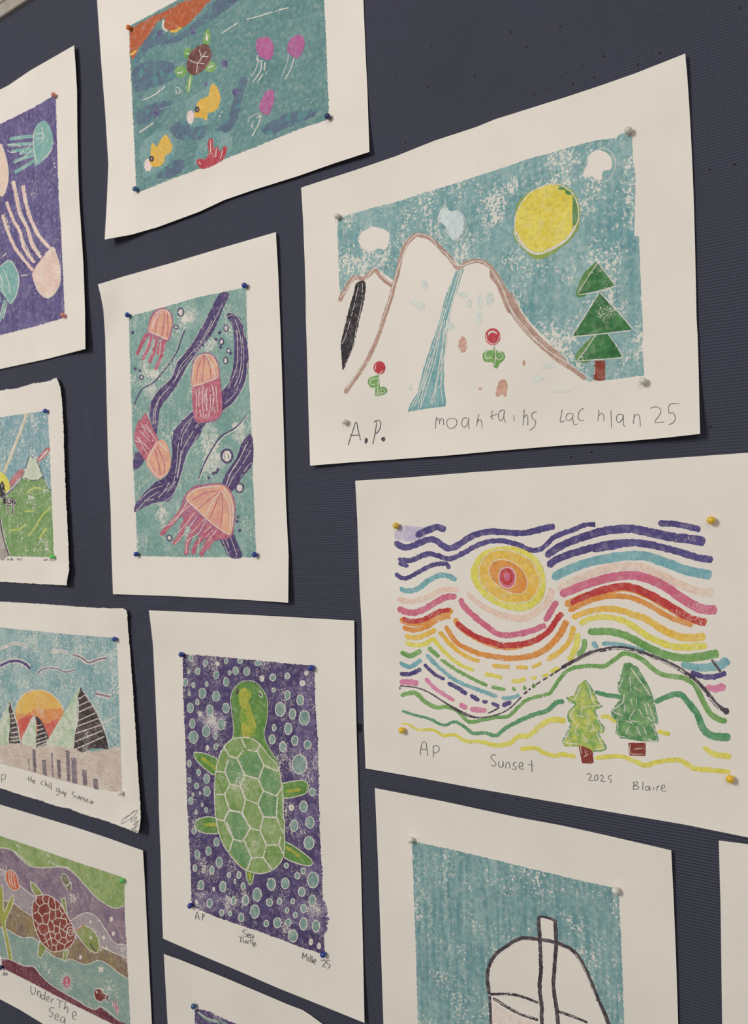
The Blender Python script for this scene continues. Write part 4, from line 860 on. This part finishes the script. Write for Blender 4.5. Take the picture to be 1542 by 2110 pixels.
pr.art('green_hill', bg).fill('C:485,1110 460,1085 425,1020 400,965 300,1000 210,978 165,1040 130,1080 50,1150 0,1180 -40,1200 -40,1725 0,1725 300,1730 510,1735 500,1500 490,1250', 'hill_green', False).lines('C:490,1250 400,1340 340,1440 270,1535|C:250,1420 180,1470 90,1480|C:250,1130 320,1080 400,1090|C:440,1460 370,1560|C:230,1300 320,1300', 3.5, 'lime', rough=.8).line('C:300,1260 440,1210', 2.2, 'turtle_teal').lines('C:485,1110 455,1060 425,1010 400,960|C:210,980 130,1080 50,1150 0,1175', 2.2, 'stripe_purple').lines('C:478,1095 420,1000|C:200,990 140,1060 60,1130', 1.4, 'gouge').build()
pr.art('peak', bg).fill('C:285,775 345,812 375,880 405,960 370,1000 300,1012 210,980 250,870', 'peak_white').lines('C:215,975 250,870 285,778 320,805 360,850 400,955|C:230,985 300,1008 370,998 405,965', 1.8, 'ridge_black', dash=.12).build()
pr.art('road', bg).fill('C:0,1370 30,1550 85,1720 -40,1725 -60,1500', 'road_grey').lines('C:0,1370 30,1550 85,1720', 2.2, 'ridge_black').lines('C:10,1370 42,1550 95,1715', 1.3, 'gouge').build()
pr.art('road_sign', bg).fill('C:40,1170 145,1190 152,1245 40,1238', 'rock_black').lines('C:50,1180 140,1195 145,1240 45,1232|C:60,1190 62,1225|C:75,1225 80,1192 95,1225|C:105,1195 108,1230 122,1225|C:130,1200 130,1235|C:65,1245 75,1340|C:80,1250 82,1340|C:112,1250 118,1340|C:128,1250 125,1345', 1.3, 'gouge').line('C:72,1245 78,1335', 2, 'rock_black').line('C:120,1250 121,1340', 2, 'rock_black').build()
hw = pr.art('handwriting').lines('C:8,1765 8,1745 18,1760 22,1745 24,1768|C:32,1748 32,1768|C:42,1740 42,1768|C:36,1752 48,1750|C:70,1768 72,1745 84,1765 86,1748|C:92,1758 102,1750 104,1768|C:110,1768 108,1742 120,1768 122,1748|C:152,1748 162,1745 168,1760|C:172,1768 176,1748 186,1766 190,1748|C:195,1750 210,1745 200,1758 214,1768|C:418,1745 420,1768 408,1765|C:430,1752 426,1768 436,1764|C:442,1768 442,1750 452,1768|C:462,1745 460,1752|C:470,1750 482,1748 472,1768 486,1768|C:505,1750 492,1752 505,1762 494,1775', .9, 'pencil_dark', rough=.1); build_apart(hw, 12)
pin(pr, 'C:428,352', 'pin_blue', 'blue push pin at the upper right of the green hill print', (.0008, -.0004))
pin(pr, 'C:492,1732', 'pin_green', 'green push pin at the lower right of the green hill print', (.0004, -.0003))

# ------------------------------------------------------------------ print: the chill guy sunset
pr = Print('torn-edged sheet with a pastel sunset behind striped black peaks and small towers', P('O:0,40 200,50 400,62 600,78 800,92 1050,98 1070,106 1082,124 1088,220 1095,300 1108,450 1120,600 1132,750 1140,900 1152,1050 1160,1200 1168,1350 1178,1500 1188,1640 1196,1750 1200,1900 1190,1975 1175,2015 1050,1965 900,1908 700,1850 590,1805 480,1785 340,1735 200,1695 0,1630 u:-985,-291 -985,-185 -985,-78'), P('u:-985,-78 0:260,1257 285,1716 u:-985,-291'), (0, 2, 5, 0), 1.2, (0, 0, 3, 1), .062, .28, .14)
bg = pr.art('printed_picture').fill('O:0,260 300,290 600,320 995,350 1010,700 1020,1000 1030,1300 1040,1670 850,1640 500,1560 200,1470 0,1420 u:-940,-235 -938,-108', 'pastel_teal', False, .6).build()
pr.art('ground', bg).fill('O:0,1230 100,1240 300,1260 500,1240 630,1290 780,1320 925,1300 980,1270 1028,1300 1040,1668 850,1640 500,1560 200,1470 0,1420 -60,1400 -60,1230', 'pastel_brown', False, 1).build()
pr.art('setting_sun', bg).fill('O:130,960 165,880 230,815 330,795 420,820 500,890 545,970 500,1080 440,1190 380,1240 200,1230 160,1120', 'pastel_yellow').fill('O:132,1010 220,1000 320,950 420,960 535,955 520,1050 440,1190 380,1240 190,1230 155,1110', 'pastel_orange', True, 2).fill('O:145,1060 230,1010 300,1010 400,1080 500,1040 440,1180 380,1240 190,1230 155,1110', 'pastel_red', True, 2).lines('O:130,970 160,880 230,812 330,792 420,815 500,885 545,965', 1.8, 'gouge').build()
for lt, bk, st, lb in (('O:85,885 40,980 0,1060 -30,1120 -30,1230 75,1245', 'O:82,890 100,940 120,1000 150,1100 175,1245 130,1250 75,1250 80,1150 88,1050 72,960', 'O:90,1000 115,990|O:92,1040 125,1030|O:90,1080 135,1070|O:90,1120 145,1110|O:88,1160 155,1150|O:85,1200 160,1190|O:85,1230 165,1220|O:90,900 120,1000 150,1100 172,1230', 'left striped peak'),
                   ('O:300,1010 240,1100 185,1235 300,1262', 'O:300,1015 325,1022 350,1050 380,1110 430,1240 370,1270 310,1285 305,1210 325,1130', 'O:310,1100 355,1090|O:315,1140 375,1120|O:310,1180 390,1155|O:310,1220 400,1190|O:305,1255 415,1215|O:320,1280 425,1235|O:298,1015 240,1100 185,1235', 'smallest striped peak'),
                   ('O:680,770 600,900 520,1030 420,1200 400,1255 500,1275 630,1290 640,1150 665,1030', 'O:685,770 720,820 760,880 810,960 850,1050 900,1180 928,1300 780,1290 720,1325 690,1325 630,1290 635,1150 665,1050 660,950 668,850', 'O:672,870 735,830|O:668,930 765,885|O:668,985 795,928|O:665,1055 815,990|O:652,1105 845,1035|O:642,1165 865,1090|O:640,1235 875,1140|O:640,1300 890,1190|O:700,790 800,940 860,1060 910,1190 935,1300|O:665,880 665,1040 635,1160 628,1280', 'tallest striped peak')):
    pr.art('mountain_peak', bg, lb).fill(lt, 'pastel_green', True, .8).fill(bk, 'pastel_black', False, .7).lines(st, 1.9, 'gouge', rough=.5).build()
for x0, x1, y0, y1 in ((240, 256, 1380, 1480), (275, 310, 1300, 1495), (357, 400, 1388, 1522), (436, 456, 1330, 1535), (484, 522, 1388, 1548), (562, 600, 1312, 1575), (605, 658, 1372, 1590), (698, 745, 1475, 1612), (792, 842, 1552, 1642)):
    pr.art('tower', bg).fill([(x * .24162, 1230 + y * .24162) for x, y in ((x0, y0), ((x0 + x1) / 2, y0 - 4), (x1 - 8, y0 + 4), (x1, y1 + 4), (x0 + 10, y1 - 6))], 'tower_purple', False, .7).lines('0:%f,%f %f,%f' % (x0 * .24162 + .3, 1230 + y0 * .24162 - 2, x1 * .24162 - 1, 1230 + y0 * .24162 - 1), 1.5, 'gouge').build()
for q, w, k in (('O:0,440 60,420 100,397 180,400 235,442', 3, None), ('O:0,590 80,552 160,548 220,575 258,612', 8, 'stripe_purple'), ('O:420,462 470,468 520,458 580,485', 3, None), ('O:315,655 350,625 400,607 480,612 560,640 640,618', 3, 'stripe_purple'), ('O:625,490 700,522 760,560 850,530 910,525', 6, 'sea_plum'), ('O:808,822 880,838 940,855', 7, 'sea_plum')):
    a = pr.art('bird', bg)
    a.line(q, w + 3, 'gouge', rough=.7)
    if k: a.line(q, w * .7, k, rough=.6)
    else: a.line(q, .8, 'stripe_purple', dash=.2)
    a.build()
pr.art('white_scratch', bg).line('O:870,1075 930,1050 992,1018', 2, 'gouge').build()
hw = pr.art('handwriting').lines('O:12,1515 14,1582|O:8,1520 35,1512 48,1530 40,1552 14,1560|O:34,1582 36,1586|O:245,1530 242,1572|O:226,1548 264,1550|O:268,1528 260,1580|O:262,1570 272,1560 280,1585|O:286,1578 300,1576 292,1562 285,1572 288,1592 302,1592|O:374,1575 356,1575 350,1592 366,1605|O:390,1560 384,1616|O:386,1605 398,1592 402,1620|O:413,1600 411,1626|O:412,1582 413,1585|O:426,1580 424,1636|O:439,1585 437,1646|O:503,1630 484,1635 480,1654 498,1658 505,1632 500,1685 485,1692 478,1680|O:515,1648 514,1670 526,1678 536,1655 538,1686|O:546,1662 550,1690 568,1658|O:560,1680 548,1712|O:640,1665 618,1664 616,1684 640,1698 622,1712|O:652,1690 654,1714 666,1720 676,1696 678,1726|O:690,1700 688,1738|O:689,1720 702,1708 710,1742|O:730,1714 716,1720 728,1738 714,1748|O:738,1738 752,1734 744,1722 736,1738 746,1756 756,1752|O:780,1732 776,1766|O:758,1750 796,1752|O:770,1742 792,1744 790,1760 770,1762', 1.1, 'pencil_dark', rough=.15).lines('O:1035,1938 1050,1892 1120,1850 1172,1815 1145,1870 1100,1900 1035,1938|O:1125,1872 1118,1920 1165,1875 1140,1950 1180,1905 1150,1970 1185,1940|O:1105,1985 1160,1965 1120,1995 1165,1985 1150,2000 1175,2000|O:1150,1820 1060,1900', 1.0, 'pencil', rough=.15); build_apart(hw, 12)
pin(pr, 'O:977,360', 'pin_blue', 'blue push pin at the upper right of the pastel sunset with black peaks', (.0008, -.0003))
pin(pr, 'O:1025,1672', 'pin_white', 'small white push pin at the lower right of the pastel sunset with black peaks', (.0005, -.0004))

# ------------------------------------------------------------------ print: under the sea
pr = Print('sheet at the lower left with a red-shelled turtle over wavy coloured seabed bands', P('P:0,80 300,170 700,290 1000,390 1322,505 1340,800 1360,1200 1385,1700 1405,2110 u:-663,-526 -750,-525 P:400,2110 180,1975 0,1880 u:-971,-515 -971,-400 -971,-307'), P('u:-971,-307 0:295,1752 u:-663,-526 -971,-522'), (0, 2, 1, 0), 1.0, (0, 0, 1.5, 1))
bg = pr.art('printed_picture').fill('P:0,370 300,470 700,610 1130,750 1150,780 1155,1100 1170,1400 1185,1700 1205,2110 u:-695,-489 P:1050,2112 900,2040 600,1890 300,1730 20,1590 12,1480 0,1478 -60,1420 -60,350', 'sea_plum', False, .6).build()
for nm, q, k in (('green_band', 'P:0,370 300,470 700,610 1130,750 1150,780 1152,1012 1060,1040 1010,1020 900,950 820,860 740,770 680,700 600,660 480,660 380,665 280,650 200,590 120,510 40,485 -60,480 -60,350', 'sea_green'),
                 ('mauve_band', 'P:-60,640 0,670 100,750 190,830 310,930 310,1110 200,1060 120,1000 70,970 0,985 -60,985', 'sea_mauve'),
                 ('mauve_band', 'P:660,1150 760,1090 830,1085 900,1130 960,1220 1040,1340 1100,1375 1167,1382 1172,1500 1060,1450 930,1400 700,1300', 'sea_mauve'),
                 ('brown_band', 'P:-60,985 0,985 70,972 140,1000 300,1110 350,1250 370,1350 300,1310 220,1310 120,1270 60,1230 0,1220 -60,1215', 'sea_olive'),
                 ('brown_band', 'P:430,1430 600,1380 700,1320 930,1400 1060,1450 1172,1500 1184,1690 1100,1640 1000,1560 910,1520 830,1550 760,1555 640,1510 560,1500 480,1480', 'sea_olive'),
                 ('mint_band', 'P:-60,1215 0,1220 60,1230 120,1270 220,1310 300,1310 350,1340 420,1430 500,1490 640,1510 760,1555 830,1550 910,1520 1000,1560 1100,1640 1184,1690 1205,2110 u:-696,-482 P:1050,2050 930,1950 880,1975 800,1940 600,1820 470,1740 380,1660 310,1580 230,1575 100,1515 12,1500 12,1470 -60,1440', 'sea_mint'),
                 ('maroon_band', 'P:16,1530 60,1518 100,1520 230,1580 310,1585 380,1670 470,1750 600,1830 800,1950 880,1980 930,1955 1050,2050 u:-696,-482 -695,-489 P:1050,2112 900,2040 600,1890 300,1730 20,1590', 'sea_maroon')):
    pr.art(nm, bg).fill(q, k, False, .5).build()
pr.art('carved_lines', bg).lines('P:0,480 80,490 130,520 200,590 280,650 380,665 480,660 610,658|P:560,650 640,680 720,750 800,840 880,930 960,990 1060,1040 1150,1012|P:0,672 60,710 140,790 220,860 320,935|P:0,985 40,970 75,975 140,1000 220,1065 300,1112|P:0,1215 60,1230 120,1270 210,1310 300,1308 360,1350|P:650,1160 720,1110 790,1082 850,1090 910,1140 970,1230 1050,1350 1100,1372 1167,1380|P:930,1400 1010,1430 1060,1455 1172,1500|P:430,1430 500,1485 600,1522 660,1510 760,1555 830,1552 910,1520 1000,1560 1100,1640 1184,1690|P:12,1500 100,1515 220,1572 310,1578 380,1660 470,1745 600,1825 720,1890 800,1945 880,1975 930,1950 1000,1990 1100,2080|P:130,510 240,600 290,640|P:470,615 560,660|P:620,655 690,720', 1.7, 'gouge', rough=.4).build()
pr.art('seaweed_stalk', bg).fill('P:10,830 30,900 38,1060 100,940 126,932 115,1010 62,1140 50,1200 78,1330 112,1512 80,1512 52,1350 20,1200 -20,1100 -20,870', 'stalk', False).lines('P:12,810 30,900 38,1070 100,935 128,930 112,1020 60,1140 50,1200 80,1330 115,1515|P:78,1512 50,1350 18,1200', 1.5, 'gouge').build()
pr.art('fish', bg, 'orange striped fish').fill('P:62,700 100,685 140,720 165,790 178,850 130,870 90,840 60,780', 'fish_orange').lines('P:85,695 82,760 100,830|P:105,690 105,760 120,850|P:125,705 130,770 145,855|P:60,700 55,640|P:60,700 45,740 60,800 100,860 140,872 180,850 165,790 140,710 100,685 62,700', 1.4, 'gouge').build()
pr.art('fish', bg, 'dull green fish').fill('P:568,730 600,720 632,760 640,800 620,835 590,810 570,770', 'fish_olive').fill('P:608,838 655,810 652,875 630,870', 'fish_olive').lines('P:565,735 600,718 632,760 642,805 620,835 590,812 565,760 565,735|P:610,838 658,800 655,880|P:578,745 582,755|P:600,830 625,875', 1.3, 'gouge').build()
t = pr.art('sea_turtle', bg, 'turtle with a red-brown tiled shell')
for q in ('P:280,790 330,820 400,910 330,925 290,860', 'P:562,955 602,940 625,1110 600,1070 575,1000', 'P:370,1330 430,1410 380,1502 345,1480 355,1400', 'P:590,1440 640,1420 605,1535 580,1520', 'P:700,1260 735,1215 780,1195 850,1230 910,1310 922,1400 905,1445 880,1455 830,1430 760,1350'):
    t.fill(q, 'flipper_green', False).line(q, 1.6, 'gouge', closed=True, sm=False)
t.fill('P:340,925 420,915 500,945 560,1000 600,1070 650,1160 690,1240 692,1320 650,1390 590,1425 500,1442 450,1420 380,1350 330,1240 305,1130 300,1010', 'shell_red')
t.lines('P:400,920 395,960 410,995 365,1020 330,985 340,930|P:410,995 445,1000 450,960 460,930|P:445,1000 460,1040 510,1060 515,1010 500,950|P:510,1060 545,1040 560,1010|P:365,1020 350,1070 310,1090|P:460,1040 460,1080 410,1090 390,1120 350,1070|P:510,1060 520,1130 480,1160 455,1140 460,1080|P:545,1040 575,1090 565,1130 520,1130|P:575,1090 600,1080|P:390,1120 400,1180 355,1190 320,1140|P:455,1140 440,1190 400,1180|P:480,1160 500,1200 550,1210 560,1160|P:565,1130 610,1140 620,1190 580,1240 550,1210|P:355,1190 350,1230 335,1240|P:440,1190 455,1250 410,1290 380,1280 350,1230|P:500,1200 500,1260 455,1250|P:550,1210 550,1260 510,1280 500,1260|P:620,1190 650,1180|P:580,1240 620,1260 610,1310 570,1310 550,1260|P:410,1290 430,1350 400,1360|P:455,1250 470,1310 430,1350|P:510,1280 510,1320 470,1310|P:510,1320 540,1350 570,1310|P:540,1350 520,1390 480,1370 470,1310|P:610,1310 630,1350 600,1380 540,1350|P:630,1350 670,1330|P:620,1260 630,1210|P:480,1370 480,1420|P:520,1390 520,1440|P:600,1380 590,1425|P:430,1350 460,1400', 1.6, 'gouge', sm=False, rough=.35)
t.lines('P:340,925 420,915 500,945 560,1000 600,1070 650,1160 690,1240 692,1320 650,1390 590,1425 500,1442 450,1420 380,1350 330,1240 305,1130 300,1010 340,925', 1.8, 'gouge').line('P:640,1210 665,1215 680,1250 670,1290 640,1290 622,1250', 1.6, 'gouge', closed=True).lines('P:645,1275 640,1250 660,1235 668,1260 650,1270', 1.2, 'gouge').line('P:832,1365 860,1410 895,1440', 2, 'ridge_black').ell('P', 843, 1312, 12, 16, 'gouge').lines('P:690,1245 720,1235 780,1190', 1.6, 'fish_orange').build()
u = pr.art('sea_urchin', bg).ell('P', 617, 1722, 34, 56, 'urchin')
for i in range(16):
    a = i * math.tau / 16; u.line([(.22282 * (617 + math.cos(a) * 32), 1640 + .22282 * (1722 + math.sin(a) * 52)), (.22282 * (617 + math.cos(a) * 66), 1640 + .22282 * (1722 + math.sin(a) * 98))], 1.7, 'gouge')
u.lines('P:600,1700 630,1710|P:600,1740 635,1745|P:615,1690 618,1760', 1, 'gouge').build()
pr.art('starfish', bg).fill('P:930,1565 942,1590 962,1580 955,1605 950,1640 930,1620 912,1630 915,1605 905,1575 922,1588', 'gouge').build()
pr.art('fish', bg, 'dark red fish').fill('P:868,1820 885,1792 920,1785 960,1825 975,1850 1000,1832 996,1912 965,1880 935,1905 885,1880', 'fish_red', False).lines('P:868,1820 885,1790 920,1783 960,1825 1000,1832 975,1860 998,1915 965,1882 935,1905 885,1880 868,1820|P:925,1900 942,1918|P:890,1785 940,1785 950,1800', 1.4, 'gouge').ell('P', 897, 1815, 9, 12, 'gouge').build()
pr.art('coral', bg).lines('P:1050,1960 1040,1900|P:1080,2000 1060,1930 1030,1910|P:1080,2010 1075,1930 1065,1880|P:1080,2010 1100,1950|P:1085,2030 1078,1970', 2.2, 'urchin', rough=.5).lines('P:1045,1950 1035,1895|P:1070,1990 1055,1920|P:1085,2025 1085,1960 1075,1900|P:1090,2010 1103,1950', 1.2, 'gouge').build()
a = pr.art('white_bubbles', bg)
for x, y, r in ((1030, 1140, 16), (1050, 1275, 14), (960, 1310, 14), (835, 1165, 11), (745, 1492, 14), (985, 1410, 12), (935, 1425, 8), (28, 515, 6), (950, 1400, 8)): a.ell('P', x, y, r, r * 1.5, 'gouge', .5)
a.build('stuff')
hw = pr.art('handwriting').lines('P:28,1665 38,1630 46,1665|P:30,1650 45,1650|P:54,1665 55,1640|P:52,1640 66,1640 64,1655 55,1655|P:285,1755 284,1800 302,1835 324,1815 326,1772|P:345,1850 348,1800|P:346,1825 362,1805 372,1825 368,1868|P:408,1850 384,1840 378,1862 392,1882 410,1862|P:420,1805 410,1890|P:430,1880 452,1876 446,1852 430,1866 432,1895 456,1900|P:470,1880 474,1915|P:472,1895 498,1868|P:520,1878 590,1905|P:556,1892 546,1965|P:606,1900 592,1975 |P:594,1975 612,1950 626,1962 624,2010|P:672,2035 702,2028 692,1992 670,2010 672,2055 702,2072|P:505,1965 476,1955 455,1985 488,2010 472,2045 450,2030|P:508,2048 540,2040 528,2015 508,2032 512,2068 545,2075|P:598,2048 568,2045 558,2080 582,2095 598,2060|P:600,2045 598,2090 604,2125', 1.3, 'pencil', rough=.15); build_apart(hw, 12)
pin(pr, 'P:1127,782', 'pin_green', 'bright green push pin at the upper right of the red-shelled turtle print', (.0006, -.0002))
pin(pr, 'P:6,1588', 'pin_navy', 'dark push pin at the left frame edge above the letters AP', (.0005, -.0004))

# ------------------------------------------------------------------ print: domed outline on teal
pr = Print('white sheet at the bottom with a black-outlined dome crossed by an upright mast on teal', P('Q:25,47 300,100 600,165 780,198 950,235 1230,300 1240,500 1250,750 1258,1006 u:-168,-400 -168,-513 -394,-513 Q:60,1006 50,700 38,350'), P('0:772,1623 1384,1752 u:-168,-513 -394,-513'), (1, 1, 0, 0), .9, (0, .6, 1.0, 0))
bg = pr.art('printed_picture').fill('Q:175,262 340,298 500,335 700,385 870,425 1015,455 1025,650 1035,900 1038,1006 u:-207,-473 -362,-473 Q:200,1006 192,700 183,450', 'flag_teal', False, 1).build()
a = pr.art('domed_figure', bg).fill('Q:488,890 485,790 510,730 560,690 620,658 690,660 690,565 760,580 762,672 830,710 880,790 930,900 975,1006 u:-205,-360 -203,-400 -299,-400 Q:497,1006', 'paper', False, .6)
a.fill('Q:505,915 560,955 620,985 688,1000 u:-263,-380 -298,-380 Q:503,1010', 'blush', False, 1)
a.lines('Q:490,885 483,800 510,730 560,690 620,658 690,662 760,675 830,708 880,780 930,900 975,1006 u:-205,-360 -203,-400', 7.5, 'sail_line', rough=.7).lines('Q:690,568 700,760 695,860 704,940 704,1006 u:-259,-400|Q:757,580 762,672 755,780 752,860 770,1006 u:-248,-400', 8, 'sail_line', rough=.7)
a.lines('Q:690,568 720,572 762,586|Q:490,885 580,885 640,900 690,920|Q:505,900 600,958 690,990|Q:770,955 830,975 890,1000|Q:492,890 497,1006 u:-299,-400', 5.5, 'sail_line', rough=.7)
a.lines('Q:500,860 500,790 530,730 590,680|Q:500,900 600,880 640,895|Q:510,905 600,955 680,985|Q:780,960 850,980|Q:840,720 880,790 920,890 955,980|Q:630,668 690,668', 1.2, 'gouge', dash=.1).build()
pr.art('water_rings', bg).lines('Q:232,468 218,480 222,495 240,496 246,480 234,468|Q:385,682 375,692 388,702 396,690 385,682|Q:935,470 930,480 942,485 940,472 935,470', 1, 'faint_teal').build()
pin(pr, 'Q:170,258', 'pin_white', 'white push pin at the upper left of the teal dome print', (.0006, -.0003))
pin(pr, 'Q:1004,465', 'pin_white', 'white push pin at the upper right of the teal dome print', (.0008, -.0004))

# ------------------------------------------------------------------ two sheets cut off by the frame
pr = Print('blank corner of a white sheet at the lower right edge of the photo', P('Q:1423,260 1542,275 u:90,-198 90,-503 -140,-503 Q:1437,1006 1430,500'), P('Q:1423,260 u:90,-198 90,-503 -140,-503'), (0, 0, 0, 0), .9)
pr = Print('white sheet at the bottom edge, only the corner of its purple picture showing', P('N:150,1025 250,1060 350,1100 550,1180 750,1265 950,1350 1050,1388 1100,1420 1140,1450 1180,1479 u:-414,-412 -414,-560 -414,-703 -644,-703 N:175,1479 165,1300'), P('N:150,1025 u:-414,-406 -414,-703 -644,-703'), (1, 4, 0, 0), .9, (.5, .6, .5, 0))
bg = pr.art('printed_picture').fill('N:352,1382 400,1385 450,1400 500,1425 550,1450 620,1479 u:-453,-438 -453,-665 -605,-665 N:350,1479', 'violet', False, 1.2).build()
pr.art('teal_curve', bg).line('N:370,1402 430,1448 500,1468 570,1490 u:-470,-450', 5, 'bubble').line('N:370,1398 430,1440 500,1460', 1.5, 'gouge').build()
pin(pr, 'N:343,1365', 'pin_teal', 'teal blue push pin on the purple picture at the bottom edge', (.0006, -.0003))
